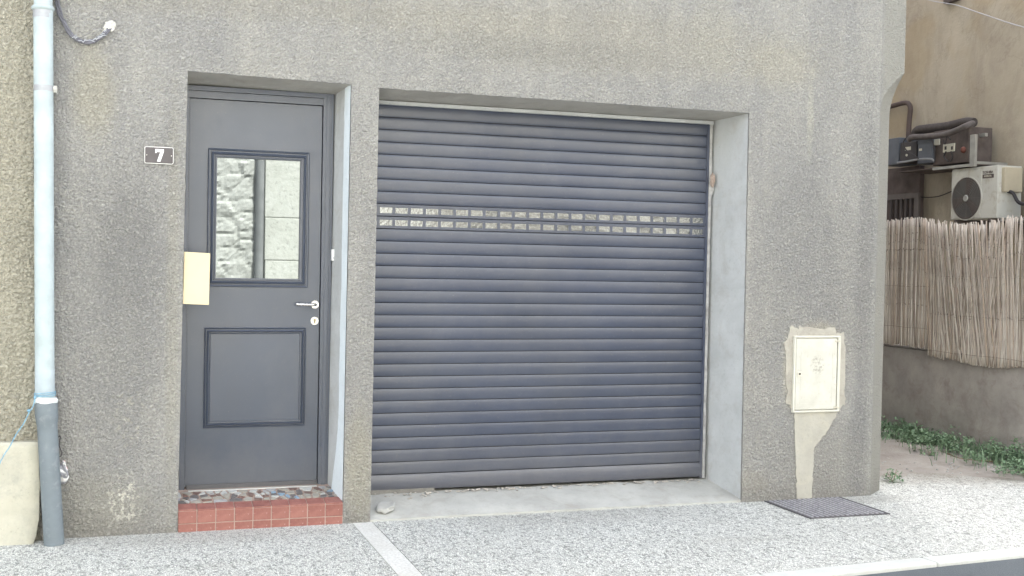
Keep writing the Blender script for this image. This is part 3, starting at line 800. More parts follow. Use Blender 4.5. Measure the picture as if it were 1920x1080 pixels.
# ---- cement patch under and around the meter box
def edgeline(a, b, n, amp, seed):
    return [Y(lerp(a[0], b[0], i/n)+amp*noise.noise((i*.9, seed, 0)), lerp(a[1], b[1], i/n)+amp*noise.noise((i*.9, seed+5, 0))) for i in range(n)]
L = edgeline((1488, 768), (1491, 860), 14, 2.5, 1)+edgeline((1491, 860), (1493, 926), 8, 4, 2)+[Y(1493, 937)]+[Y(1521, 936)]+edgeline((1521, 930), (1526, 838), 14, 3, 3)+edgeline((1526, 838), (1552, 806), 8, 3, 4)+edgeline((1552, 806), (1572, 768), 8, 2, 5)
bm = bmesh.new(); prism(bm, [Vector((p.x, -.0065, p.z)) for p in L], (0, .009, 0))
obj('cement_patch', bm, M_PATCH, house)
L = []
for i in range(90):
    a = 2*PI*i/90; cx, cy = 1528+2*math.cos(a), 692
    ex = abs(math.cos(a))**.35*math.copysign(1, math.cos(a)); ey = abs(math.sin(a))**.35*math.copysign(1, math.sin(a))
    k = 1+.12*noise.noise((math.cos(a)*3, math.sin(a)*3, 1))+.09*noise.noise((i*.7, 2, 2))
    L.append(Y(cx+(54 if ex > 0 else 53)*ex*k, cy-79*ey*k))
bm = bmesh.new(); prism(bm, [Vector((p.x, -.0058, p.z)) for p in L], (0, .008, 0))
obj('mortar_surround', bm, smooth_cement('meter_surround_mortar', (.39, .37, .32), .18, (.28, .26, .23), .7, .9), house)

# ------------------------------------------------------------------ house on the left, its plinth
lh = thing('neighbouring_house', 'cream roughcast house edge left of the pale drainpipe, above a smooth cream plinth', 'house')
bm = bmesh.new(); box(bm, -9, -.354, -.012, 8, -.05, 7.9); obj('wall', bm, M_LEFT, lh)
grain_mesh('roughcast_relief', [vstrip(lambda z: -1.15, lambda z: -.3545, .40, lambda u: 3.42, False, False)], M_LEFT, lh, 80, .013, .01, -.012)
bm = bmesh.new()
ptop = Y(40, 829, -.06).z
n1, n2 = 60, 40; g = []
XPL = Y(74, 900, -.06).x
for j in range(n2+1):
    row = []
    for i in range(n1+1):
        x = lerp(-2.4, XPL, i/n1); z = lerp(-.05, ptop, j/n2)
        if i == n1: x += .007*noise.noise((z*12, 0, 3))-max(0, .12-z)*.2
        y = -.072+.006*noise.noise((x*6, z*6, 0))+.003*noise.noise((x*25, z*25, 0))+(.012 if (i == n1 or j == n2) else 0)-max(0, .15-z)*.12
        if j == n2: z += .006*noise.noise((x*14, 1, 0))
        row.append(bm.verts.new((x, y, z)))
    g.append(row)
for j in range(n2):
    for i in range(n1): bm.faces.new((g[j][i], g[j][i+1], g[j+1][i+1], g[j+1][i]))
bt = [bm.verts.new((v.co.x, 0, v.co.z)) for v in g[n2]]; br = [bm.verts.new((g[j][n1].co.x, 0, g[j][n1].co.z)) for j in range(n2+1)]
for i in range(n1): bm.faces.new((g[n2][i], g[n2][i+1], bt[i+1], bt[i]))
for j in range(n2): bm.faces.new((g[j][n1], br[j], br[j+1], g[j+1][n1]))
obj('plinth', bm, M_PLINTH, lh, smooth=True)
bm = bmesh.new(); random.seed(5)                     # broken joint between plinth and the grey wall
for i in range(90):
    z = random.uniform(-.02, .62); s = random.uniform(.008, .022)
    r = bmesh.ops.create_icosphere(bm, subdivisions=1, radius=s)
    c = Vector((random.uniform(XPL+.004, XPL+.05), random.uniform(-.028, -.002), z))
    for v in r['verts']: v.co = Vector((v.co.x, v.co.y*.7, v.co.z*1.3))*random.uniform(.8, 1.2)+c
o = obj('crumbling_joint', bm, M_ROUGHGAP, lh); o['kind'] = 'stuff'

# ------------------------------------------------------------------ drainpipe
PY = -.078
dp = thing('drainpipe', 'pale blue zinc drainpipe running down into a leaning grey plastic pipe', 'drainpipe', (-.28, -.12, 0))
def L_(o): o.matrix_parent_inverse = Matrix.Translation(-o.parent.location); return o
a0 = Y(80.5, -400, PY); a1 = Y(81, 10, PY); a2 = Y(84, 745, PY)
bm = bmesh.new(); tube(bm, [a2, lerp(a2, a1, .5), a1], .0475, 28, False); L_(obj('upper_pipe', bm, M_ZINC, dp, smooth=True))
bm = bmesh.new(); tube(bm, [a1-Vector((0, 0, .01)), Vector((a1.x-.01, PY, 7.5))], .045, 28, False); L_(obj('top_pipe', bm, M_ZINC, dp, smooth=True))
bm = bmesh.new(); c = Y(80.5, 16, PY)
tube(bm, [c+Vector((0, 0, -.011)), c+Vector((0, 0, -.006)), c, c+Vector((0, 0, .006)), c+Vector((0, 0, .011))], .05, 28, True, lambda t: .049+.008*math.sin(PI*t)); L_(obj('collar', bm, M_ZINC, dp, smooth=True))
c = Y(80.5, 27, PY); bm = bmesh.new(); tube(bm, [c+Vector((0, 0, -.02)), c+Vector((0, 0, .02))], .0485, 28, False); L_(obj('bare_band', bm, M_ZINCD, dp, smooth=True))
c = Y(82, 166, PY); bm = bmesh.new(); tube(bm, [c+Vector((0, 0, -.015)), c+Vector((0, 0, .015))], .0492, 28, False); L_(obj('pipe_clamp', bm, M_ZINCD, dp, smooth=True))
bm = bmesh.new(); box(bm, c.x+.040, c.x+.062, PY-.012, PY+.07, c.z-.018, c.z+.016, .002); box(bm, c.x+.046, c.x+.056, PY-.024, PY-.012, c.z-.006, c.z+.006, .001); L_(obj('clamp_bolt', bm, M_CAULK, dp))
c = Y(84, 700, PY); bm = bmesh.new(); tube(bm, [c+Vector((.001, 0, -.12)), c+Vector((0, 0, .02))], .0483, 28, False); L_(obj('grey_patch', bm, simple('dulled_zinc', (.40, .46, .49), .6), dp, smooth=True))
b0 = Y(86, 752, PY); b1 = Y(101.5, 1032, PY-.045); b1.z = -.002
bd = (b1-b0).normalized()
bm = bmesh.new(); tube(bm, [b0+bd*(.012*i) for i in range(13)]+[b0+bd*.16, b0+bd*.5, b1], .05, 28, True,
                       lambda t: .0565 if t < .45 else (.0565-.0065*min(1, (t-.45)/.25))); L_(obj('lower_pipe', bm, M_PVC, dp, smooth=True))
bm = bmesh.new(); c = b0
tube(bm, [c+Vector((0, 0, -.008)), c+Vector((0, 0, .002)), c+Vector((.001, 0, .012)), c+Vector((.002, 0, .022))], .055, 28, True, lambda t: .057+.003*math.sin(PI*t)-.006*(t > .9))
for v in bm.verts: v.co += Vector((1, 1, 1))*.0025*noise.noise(v.co*45)
L_(obj('sealant_ring', bm, M_SEAL, dp, smooth=True))

# blue cord knotted round the pipe and hanging off to the left
bm = bmesh.new(); c = Y(84.5, 740, PY)
for k in range(3):
    r = .0515; tube(bm, [c+Vector((r*math.cos(a), r*math.sin(a), .006*k+.004*math.sin(a+k))) for a in [2*PI*i/28 for i in range(29)]], .0022, 6, False)
kn = Y(66, 745, PY-.04)
def rope(pts, r, ph, n=60):
    P = smoothpath(pts, 10); out = []
    for i, p in enumerate(P):
        a = i*.9+ph; out.append(p+Vector((math.cos(a)*r, math.sin(a)*r*.6, math.sin(a)*r)))
    return out
base = [kn, Y(62, 762, PY-.045), Y(54, 775, PY-.04), Y(44, 795, PY-.03), Y(30, 815, PY-.03), Y(18, 838, PY-.035), Y(5, 858, PY-.04), Y(-25, 920, PY-.06)]
for ph in (0, 2.1, 4.2): tube(bm, rope(base, .0024, ph), .0013, 6)
for q in (kn, Y(54, 770, PY-.045)):
    r = bmesh.ops.create_icosphere(bm, subdivisions=2, radius=.008)
    for v in r['verts']: v.co = v.co*(1+.5*noise.noise(v.co*200))+q
tag(obj('blue_cord', bm, M_CORD, None, smooth=True), 'thin blue cord knotted around the drainpipe joint and trailing left', 'cord')

# frayed wall cable at the upper left
bm = bmesh.new()
cp = [Y(106, -60, -.02), Y(107, -6, -.02), Y(112, 25, -.02), Y(120, 42, -.02), Y(131, 62, -.024), Y(145, 74, -.026), Y(162, 79, -.026), Y(178, 76, -.024), Y(190, 68, -.02), Y(201, 58, -.016), Y(206, 52, -.004)]
for ph, r, rr in ((0, .007, .0055), (1.6, .007, .005), (3.1, .008, .0055), (4.6, .007, .0045)):
    P = smoothpath(cp, 8); tube(bm, [p+Vector((math.cos(i*.22+ph)*r, math.sin(i*.22+ph)*r*.4-.002, math.sin(i*.22+ph)*r)) for i, p in enumerate(P)], rr, 8)
cab = tag(obj('wall_cable', bm, M_CABLE, None, smooth=True), 'frayed dark grey cable looping down the wall into a plaster blob', 'cable')
bm = bmesh.new()
for (q, s) in ((Y(205, 50, -.006), .026), (Y(198, 59, -.008), .014), (Y(210, 46, -.004), .02)):
    r = bmesh.ops.create_icosphere(bm, subdivisions=3, radius=1)
    for v in r['verts']: v.co = Vector((v.co.x*s, v.co.y*.012, v.co.z*s))*(1+.45*noise.noise(v.co*2+q*30))+q
obj('plaster_blob', bm, M_CAULK, cab, smooth=True)
bm = bmesh.new(); random.seed(2)
P = smoothpath(cp, 8)
for i in range(34, len(P)-8, 1):
    p = P[i]
    if random.random() < .55: tube(bm, [p+Vector((-.006, -.012, random.uniform(-.01, .008))), p+Vector((random.uniform(.0, .02), -.018, random.uniform(-.006, .014)))], .0022, 5)
obj('frayed_sheath', bm, simple('pale_sheath', (.40, .41, .44), .6), cab)

# small hook of wire and the wrapper stuck behind the pipe
bm = bmesh.new()
tube(bm, smoothpath([Y(107, 822, -.01), Y(113, 818, -.02), Y(111, 835, -.02), Y(116, 848, -.02), Y(113, 856, -.02), Y(104, 856, -.02)], 6), .0022, 6)
tag(obj('wire_hook', bm, M_DK, None, smooth=True), 'small bent black wire sticking out beside the grey drainpipe', 'wire')
bm = bmesh.new(); q = Y(118, 884, -.03); r = bmesh.ops.create_icosphere(bm, subdivisions=3, radius=1)
for v in r['verts']:
    s = 1+.45*noise.noise(v.co*1.7)+.2*noise.noise(v.co*5)
    v.co = Vector((v.co.x*(.030-.018*v.co.z), v.co.y*.022, v.co.z*.055))*s+q
tag(obj('crumpled_wrapper', bm, M_LITTER), 'crumpled white and red wrapper wedged behind the grey drainpipe', 'litter')

# ------------------------------------------------------------------ number plate
def rrect(x0, x1, z0, z1, r, n=5):
    out = []
    for cx, cz, a0 in ((x1-r, z1-r, 0), (x0+r, z1-r, PI/2), (x0+r, z0+r, PI), (x1-r, z0+r, 1.5*PI)):
        for k in range(n+1): a = a0+PI/2*k/n; out.append((cx+r*math.cos(a), cz+r*math.sin(a)))
    return out
np_ = thing('number_plate', 'small dark enamel house number plate reading 7 left of the front door', 'number plate')
x0, x1, z0, z1 = .136, .289, 1.984, 2.078
bm = bmesh.new(); prism(bm, [(x, -.009, z) for x, z in rrect(x0, x1, z0, z1, .010)], (0, .009, 0)); obj('plate_edge', bm, simple('plate_rim_dark', (.12, .11, .11), .4), np_)
bm = bmesh.new(); prism(bm, [(x, -.0105, z) for x, z in rrect(x0+.002, x1-.002, z0+.002, z1-.002, .009)], (0, .002, 0)); obj('white_border', bm, M_WHITE, np_)
bm = bmesh.new(); prism(bm, [(x, -.012, z) for x, z in rrect(x0+.0050, x1-.0050, z0+.0050, z1-.0050, .006)], (0, .002, 0)); obj('plate_face', bm, M_PLATE, np_)
bm = bmesh.new(); cx = .2145; zt_ = 2.064; zb_ = 1.998
prism(bm, [(cx-.022, -.0135, zt_), (cx+.022, -.0135, zt_), (cx+.022, -.0135, zt_-.013), (cx+.005, -.0135, zb_), (cx-.0125, -.0135, zb_), (cx+.004, -.0135, zt_-.0155), (cx-.015, -.0135, zt_-.0155), (cx-.015, -.0135, zt_-.021), (cx-.022, -.0135, zt_-.021)], (0, .002, 0))
obj('digit', bm, M_WHITE, np_)
for x in (x0+.013, x1-.013):
    bm = bmesh.new(); bmesh.ops.create_cone(bm, cap_ends=True, segments=12, radius1=.003, radius2=.002, depth=.003, matrix=Matrix.Translation((x, -.0135, 2.031)) @ Matrix.Rotation(PI/2, 4, 'X')); obj('screw', bm, M_STEEL, np_)

# cream letterbox on the left reveal, standing in front of the door
q = [Y(*p, .0) for p in ((345.5, 472), (394.5, 475), (392, 572), (343, 570))]
lb = thing('letterbox', 'plain cream letterbox at the left edge of the front door opening', 'letterbox')
bm = bmesh.new(); slabquad(bm, *[p+Vector((0, .012, 0)) for p in q], .085)
bmesh.ops.bevel(bm, geom=list(bm.edges), offset=.0015, segments=1, affect='EDGES'); obj('box_body', bm, M_CARD, lb)
bm = bmesh.new(); cx = (q[0].x+q[3].x)/2; box(bm, cx-.01, cx+.02, .097, .11, q[3].z+.05, q[0].z-.05); obj('mounting_bracket', bm, M_ALU, lb)
# doorbell on the right reveal
q = Y(625, 478, DD-.012)
bell = thing('doorbell', 'small white doorbell push on the right door reveal beside the glass pane', 'doorbell')
bm = bmesh.new(); box(bm, q.x-.012, q.x+.012, DD-.03, DD+.0, q.z-.034, q.z+.034, .003); obj('bell_body', bm, M_WHITE, bell)
bm = bmesh.new(); box(bm, q.x-.007, q.x+.006, DD-.032, DD-.0295, q.z-.024, q.z-.010, .001); obj('bell_button', bm, simple('pale_grey_button', (.45, .45, .46), .5), bell)

# ------------------------------------------------------------------ gas meter box
mb = thing('meter_box', 'cream plastic meter cabinet set in the wall near the right corner', 'meter box')
q = [Y(*p, -.02) for p in ((1489, 631), (1577, 628.5), (1573, 772), (1487, 773.5))]
bx0, bx1 = (q[0].x+q[3].x)/2, (q[1].x+q[2].x)/2; bz1, bz0 = (q[0].z+q[1].z)/2, (q[2].z+q[3].z)/2
bm = bmesh.new()
fw = .012
box(bm, bx0, bx1, -.022, .02, bz1-fw, bz1, .002); box(bm, bx0, bx1, -.022, .02, bz0, bz0+fw, .002)
box(bm, bx0, bx0+fw, -.0215, .02, bz0+fw, bz1-fw); box(bm, bx1-fw*1.6, bx1, -.0215, .02, bz0+fw, bz1-fw)
obj('box_frame', bm, M_METER, mb)
bm = bmesh.new(); box(bm, bx0+fw-.001, bx1-fw, -.006, .004, bz0+fw-.001, bz1-fw+.001); obj('box_gap', bm, M_METERD, mb)
dx0, dx1, dz0, dz1 = bx0+fw+.004, bx1-fw*1.6-.006, bz0+fw+.005, bz1-fw-.005
bm = bmesh.new(); box(bm, dx0, dx1, -.020, -.004, dz0, dz1, .003)
box(bm, dx0+.035, dx1-.028, -.0215, -.0195, dz1-.085, dz1-.079); box(bm, dx0+.035, dx1-.028, -.0215, -.0195, dz0+.035, dz0+.041)
box(bm, dx0+.035, dx0+.040, -.0213, -.0195, dz0+.041, dz1-.085); box(bm, dx1-.033, dx1-.028, -.0213, -.0195, dz0+.041, dz1-.085)
box(bm, dx0+.02, dx1-.012, -.0211, -.0196, (dz0+dz1)/2-.055, (dz0+dz1)/2-.045)
def meter_door_mat():
    n = N('meter_door_cream').world(); nz = n.noise(60, 4, .7)
    x = n.ramp(n.noise(9, 5, .6), (.3, (.50, .49, .43)), (.7, (.59, .58, .52)))
    x = n.mix(n.math('MULTIPLY', n.math('MULTIPLY', n.spot(4.305, .87, .06, .075, soft=.5, amp=.6, nz=n.noise(20, 3)), n.ramp(nz, (.50, 0.), (.54, 1.))), .75), x, (.30, .28, .24))
    x = n.mix(n.math('MULTIPLY', n.ramp(n.noise(45, 5, .75), (.57, 0.), (.66, 1.)), .4), x, (.40, .36, .28))
    n.set(col=x, rough=.55, normal=n.bump(n.noise(25, 4), .15, .003)); return n.m
obj('box_door', bm, meter_door_mat(), mb)
c = Y(1499, 701, -.02)
bm = bmesh.new(); box(bm, c.x-.014, c.x+.016, -.024, -.019, c.z-.016, c.z+.014, .002); obj('lock_plate', bm, simple('worn_lock_plate', (.62, .59, .5), .5), mb)
bm = bmesh.new(); bmesh.ops.create_cone(bm, cap_ends=True, segments=16, radius1=.007, radius2=.006, depth=.004, matrix=Matrix.Translation((c.x, -.0255, c.z)) @ Matrix.Rotation(PI/2, 4, 'X')); obj('lock', bm, M_DK, mb)
for z in (bz1-.035, bz0+.028):
    bm = bmesh.new(); box(bm, bx1-.042, bx1-.006, -.0245, -.018, z-.006, z+.006, .002); obj('hinge', bm, simple('worn_hinge', (.50, .47, .38), .5), mb)

# chip of rubble on the garage slab
bm = bmesh.new(); q = G(722, 953, .02); random.seed(9)
q = G(722, 953, .052)
r = bmesh.ops.create_icosphere(bm, subdivisions=3, radius=1)
for v in r['verts']:
    d = v.co.copy(); v.co = Vector((d.x*.054, d.y*.055, max(-.35, min(.35, d.z))*.04+d.y*.012+d.x*.008))*(1+.4*noise.noise(d*1.3+Vector((4, 0, 0))))+q+Vector((0, 0, .008))
tag(obj('rubble_chip', bm, M_RUBBLE), 'flat pale stone chip lying at the left end of the garage threshold', 'stone')
bm = bmesh.new(); q = G(1334, 922, .04); box(bm, q.x-.014, q.x+.014, q.y-.006, q.y+.006, q.z-.004, q.z+.004, .003)
tag(obj('cigarette_end', bm, M_WHITE), 'small white cigarette end on the threshold near the right reveal', 'litter')

# ------------------------------------------------------------------ drain cover in the pavement
gt_ = thing('drain_cover', 'rusty grey ribbed metal cover let into the pavement below the meter box', 'drain cover', (4.2, -.26, 0))
GX0, GX1, GY0, GY1 = 3.95, 4.50, -.53, -.008
bm = bmesh.new(); box(bm, GX0, GX1, GY0, GY1, -.02, .004); L_(obj('cover_plate', bm, simple('cover_plate_dark', (.10, .095, .10), .8, 0, .35, 30, .4), gt_))  # plate coloured darker than its ribs so they stand out
bm = bmesh.new()
for a in ((GX0-.012, GX0, GY0-.012, GY1), (GX1, GX1+.012, GY0-.012, GY1), (GX0, GX1, GY0-.012, GY0)): box(bm, a[0]+(.006 if a[0] < GX0 else 0), a[1]-(.006 if a[1] > GX1 else 0), a[2]+.006*(a[3] == GY0), a[3], -.02, .007, .001)
L_(obj('frame', bm, simple('dark_frame_steel', (.12, .115, .12), .6, .4), gt_))
nbr = 15; bw = (GX1-GX0-.02)/nbr
bb = bmesh.new(); prism(bb, [(-bw*.24, 0, .0035), (bw*.24, 0, .0035), (bw*.15, 0, .0085), (-bw*.15, 0, .0085)], (0, GY1-GY0-.03, 0)); bmesh.ops.recalc_face_normals(bb, faces=bb.faces)
bme = bpy.data.meshes.new('rib'); bb.to_mesh(bme); bb.free(); bme.materials.append(M_GRATE)
for k in range(nbr):
    o = link('rib', bme, None, gt_); o.location = Vector((GX0+.01+bw*(k+.5), GY0+.015, 0))-gt_.location

# ------------------------------------------------------------------ passage: low wall with reed screens
WX = 6.80
lw = thing('garden_wall', 'low dark cement wall behind the weeds carrying the reed screen', 'wall')
bm = bmesh.new(); n1, n2 = 60, 10; g = []
for i in range(n1+1):
    y = lerp(-.2, 7.5, i/n1); g.append([bm.verts.new((WX+.012*noise.noise((y*1.5, j*.4, 0)), y, lerp(-.1, .785+.008*noise.noise((y*2, 0, 7)), j/n2))) for j in range(n2+1)])
for i in range(n1):
    for j in range(n2): bm.faces.new((g[i][j], g[i+1][j], g[i+1][j+1], g[i][j+1]))
bk = [bm.verts.new((WX+.2, r[n2].co.y, r[n2].co.z)) for r in g]
for i in range(n1): bm.faces.new((g[i][n2], g[i+1][n2], bk[i+1], bk[i]))
bb_ = [bm.verts.new((WX+.2, r[n2].co.y, -.1)) for r in g]
for i in range(n1): bm.faces.new((bk[i], bk[i+1], bb_[i+1], bb_[i]))
fr = g[0]; bm.faces.new([v for v in fr]+[bk[0], bb_[0]])
obj('wall_face', bm, M_LOWWALL, lw, smooth=True)
bm = bmesh.new(); box(bm, WX-.015, WX+.205, -.21, 7.5, .792, .806, .002); obj('wall_ledge', bm, simple('pale_wall_ledge', (.30, .28, .27), .8, 0, .2), lw)
cmesh = []; random.seed(31)
for k in range(7):
    bm = bmesh.new(); r0 = random.uniform(.0042, .0062); bend = random.uniform(-.012, .012); b2 = random.uniform(-.01, .01)
    P = []; RR = []
    for i in range(13):
        t = i/12; P.append((b2*math.sin(t*PI), bend*math.sin(t*PI), t)); RR.append(r0*(1.35 if i in (3, 7, 10) and k % 2 else 1)*(1-.15*t))
    tube(bm, P, r0, 6, True, lambda t: RR[round(t*12)])
    bmesh.ops.recalc_face_normals(bm, faces=bm.faces)
    me = bpy.data.meshes.new('cane'); bm.to_mesh(me); bm.free(); me.materials.append(M_CANE)
    for p in me.polygons: p.use_smooth = True
    cmesh.append(me)
def screen(label, y0, y1, n, xf, z0f, z1f, tilt, wires):
    s = thing('reed_screen', label, 'reed screen', (WX-.05, y0, .8), 'reed screens on the low wall')
    for i in range(n):
        t = i/(n-1); y = lerp(y0, y1, t)+random.uniform(-.004, .004)
        z0 = z0f(t)+random.uniform(-.012, .008); z1 = z1f(t)+random.uniform(-.014, .012)
        o = link('cane', random.choice(cmesh), None, s)
        o.location = Vector((xf(t)+random.uniform(-.007, .007), y, z0))-s.location
        o.scale = (1, 1, z1-z0); o.rotation_euler = (tilt(t)+random.gauss(0, .006), random.gauss(0, .006), random.uniform(0, 6))
    for z in wires:
        bm = bmesh.new(); tube(bm, [(xf(i/40)-.010, lerp(y0, y1, i/40)-math.sin(tilt(i/40))*(z-.8), z+.006*noise.noise((i*.3, z, 0))) for i in range(41)], .0013, 5)
        L_(obj('binding_wire', bm, M_WIRE, s))
    return s
# nearer mat, slumped and hanging a little over the wall; the farther mat stands straight on the wall
screen('pale leaning reed mat hanging over the front of the low wall, nearer the street', .25, 1.98, 235,
       lambda t: WX-.055-.012*math.sin(t*9), lambda t: .752+.03*math.sin(t*7+.5)-.025*(t > .88), lambda t: 1.93-.05*math.exp(-((t-.72)/.12)**2)+.01*math.sin(t*20),
       lambda t: .02+.10*math.exp(-((t-.72)/.3)**2), (.80, 1.12, 1.45, 1.72))
screen('browner upright reed mat on the low wall beside the house corner', 2.02, 4.3, 260,
       lambda t: WX-.028+.006*math.sin(t*12), lambda t: .812, lambda t: 1.945+.02*math.sin(t*11),
       lambda t: 0.005, (.98, 1.35, 1.68))

# weeds at the foot of the wall
def leafclump(bm, c, n, rad, hgt, ls):
    for i in range(n):
        a = random.uniform(0, 2*PI); rr = rad*math.sqrt(random.random()); h = hgt*random.random()**.8*(1-.6*(rr/rad)**2)
        p = c+Vector((rr*math.cos(a), rr*math.sin(a), h))
        d = Vector((random.gauss(0, 1), random.gauss(0, 1), random.gauss(.25, .5))).normalized()
        s = d.cross(Vector((0, 0, 1))).normalized()*ls*random.uniform(.22, .38); l = d*ls*random.uniform(.7, 1.3)
        u = Vector((0, 0, ls*.12))
        v = [bm.verts.new(q) for q in (p, p+l*.4+s+u, p+l, p+l*.4-s+u)]
        bm.faces.new((v[0], v[1], v[2])); bm.faces.new((v[0], v[2], v[3]))
random.seed(12)
bm = bmesh.new()
for i in range(190):
    y = random.uniform(.1, 4.2); x = WX-.05-abs(random.gauss(0, .2))-(.10 if y < 1.5 else 0)*random.random()
    leafclump(bm, Vector((x, y, .02)), random.randint(30, 60), random.uniform(.05, .11), random.uniform(.06, .19)*(1.1 if y < 1.6 else .8), .036)
for i in range(1500):
    y = random.uniform(.05, 4.2); p = Vector((WX-.04-abs(random.gauss(0, .26)), y, 0)); h = random.uniform(.04, .16); a = random.uniform(0, 6.28); l = h*random.uniform(.2, .6)
    t = p+Vector((math.cos(a)*l, math.sin(a)*l, h)); m_ = p+Vector((math.cos(a)*l*.35, math.sin(a)*l*.35, h*.6)); s_ = Vector((-math.sin(a), math.cos(a), 0))*.003
    v = [bm.verts.new(q) for q in (p-s_, p+s_, m_+s_, m_-s_, t)]; bm.faces.new((v[0], v[1], v[2], v[3])); bm.faces.new((v[3], v[2], v[4]))
o = struct('weeds', bm, M_LEAF, 'stuff', recalc=False)
def weed(px, py, s, label):
    c = G(px, py, 0); w_ = thing('weed', label, 'weed', c, 'small weeds on the bare ground')
    bm = bmesh.new(); leafclump(bm, c, int(60*s), .06*s, .09*s, .03); L_(obj('leaves', bm, M_LEAF, w_, recalc=False))
    bm = bmesh.new()
    for k in range(6): tube(bm, [c, c+Vector((random.uniform(-.05, .05), random.uniform(-.05, .05), random.uniform(.03, .08)*s))], .0015, 4)
    L_(obj('stem', bm, M_STEM, w_))
weed(1674, 903, 1.1, 'small dusty weed at the foot of the house corner')
weed(1742, 856, 1.0, 'small weed on the bare earth in front of the weed bank')
weed(1690, 838, .8, 'small wispy weed deep in the passage beside the house corner')
bm = bmesh.new(); tube(bm, smoothpath([G(1775, 850, .02), G(1800, 860, .015), G(1835, 864, .012), G(1885, 866, .015)], 6), .008, 7)
tag(obj('dead_branch', bm, M_STEM, None, smooth=True), 'thin dead brown branch lying along the edge of the weeds', 'branch')
bm = bmesh.new(); tube(bm, [G(1655, 857, .012), G(1671, 861, .012)], .005, 6); tag(obj('pale_twig', bm, M_LABEL), 'short pale twig on the bare earth near the house corner', 'twig')
bm = bmesh.new(); random.seed(44)                     # grit and small stones on the bare earth
for i in range(420):
    x = random.uniform(4.95, 6.6); y = random.uniform(-.1, 2.6); s = random.uniform(.004, .011)
    if y < .9-(x-5)*.45: continue
    r = bmesh.ops.create_icosphere(bm, subdivisions=1, radius=s)
    for v in r['verts']: v.co = Vector((v.co.x*1.3, v.co.y, v.co.z*.7))+Vector((x, y, .01))
struct('loose_stones', bm, M_RUBBLE, 'stuff')

# ------------------------------------------------------------------ neighbour with its flank wall, unseen height raised to shade the passage
NX = 8.68
nbh = thing('flank_house', 'tall old house whose stained brown side wall closes the passage', 'house')
bm = bmesh.new(); box(bm, NX, 16, -.1, 14, -.12, 12.5); obj('flank_wall', bm, M_NEIGH, nbh)
bm = bmesh.new(); prism(bm, [(NX-.3, -.5, 12.5), (16.3, -.5, 12.5), (12.3, -.5, 14)], (0, 15, 0)); obj('roof', bm, M_ROOF, nbh)
bh = thing('rear_light_block', 'unseen building added to block light at the far end of the passage', 'building')  # unseen, added to close the passage against sun and sky light
bm = bmesh.new(); box(bm, 4.97, 8.66, 9.0, 12, -.12, 9.5); obj('wall', bm, M_NEIGH, bh)

def pbox(bm, x, p0, p1, dep, bev=0):
    a = X(*p0, x); b = X(*p1, x)
    box(bm, x, x+dep, min(a.y, b.y), max(a.y, b.y), min(a.z, b.z), max(a.z, b.z), bev)
# air conditioner
AX = 8.28
ac = thing('air_conditioner', 'weathered cream outdoor air conditioning unit with a round fan above the reed screen', 'air conditioner')
a = X(1785, 318, AX); b = X(1868, 408, AX); ay0, ay1 = b.y, a.y; az0, az1 = X(1785, 412, AX).z, a.z
bm = bmesh.new(); box(bm, AX, AX+.30, ay0, ay1, az0, az1, .006); obj('casing', bm, M_AC, ac)
fc = X(1813, 372, AX); fr_ = .215
bm = bmesh.new()
def ring(bm, x, cy, cz, r0, r1, th, seg=48):
    A_ = [[bm.verts.new((xx, cy+rr*math.cos(2*PI*k/seg), cz+rr*math.sin(2*PI*k/seg))) for k in range(seg)] for xx, rr in ((x, r0), (x-th, r0), (x-th, r1), (x, r1))]
    for i in range(4):
        for k in range(seg): bm.faces.new((A_[i][k], A_[i][(k+1) % seg], A_[(i+1) % 4][(k+1) % seg], A_[(i+1) % 4][k]))
ring(bm, AX+.004, fc.y, fc.z, fr_, fr_+.012, .014); obj('fan_rim', bm, M_AC, ac, smooth=True)
bm = bmesh.new(); pbox(bm, AX-.006, (1789.5, 323), (1838, 407), .005, .002); obj('front_panel', bm, M_AC, ac)
bm = bmesh.new(); bmesh.ops.create_cone(bm, cap_ends=True, segments=48, radius1=fr_, radius2=fr_, depth=.002, matrix=Matrix.Translation((AX-.0075, fc.y, fc.z)) @ Matrix.Rotation(PI/2, 4, 'Y')); obj('fan_opening', bm, M_DKBR, ac)
for k in range(3):
    bm = bmesh.new(); a0 = 2*PI*k/3; P = []
    for i in range(9): t = a0+i/8*1.5; P.append((AX-.010+.0*i, fc.y+fr_*.93*math.cos(t), fc.z+fr_*.93*math.sin(t)))
    for i in range(5): t = a0+1.2-i/4*.7; P.append((AX-.010, fc.y+.05*math.cos(t), fc.z+.05*math.sin(t)))
    prism(bm, P, (-.002, 0, 0)); obj('fan_blade', bm, simple('fan_blade_grey', (.10, .095, .09), .5), ac)
bm = bmesh.new()
for k in range(9): ring(bm, AX-.014, fc.y, fc.z, .045+k*.021, .0475+k*.021, .002, 36)
for k in range(12):
    t = PI*k/6; tube(bm, [(AX-.015, fc.y+.03*math.cos(t), fc.z+.03*math.sin(t)), (AX-.015, fc.y+fr_*math.cos(t), fc.z+fr_*math.sin(t))], .0014, 4)
o = obj('fan_guard', bm, simple('guard_wire_grey', (.13, .12, .11), .6), ac)
bm = bmesh.new(); bmesh.ops.create_cone(bm, cap_ends=True, segments=24, radius1=.036, radius2=.030, depth=.008, matrix=Matrix.Translation((AX-.019, fc.y, fc.z)) @ Matrix.Rotation(-PI/2, 4, 'Y')); obj('fan_hub', bm, M_GALV, ac)
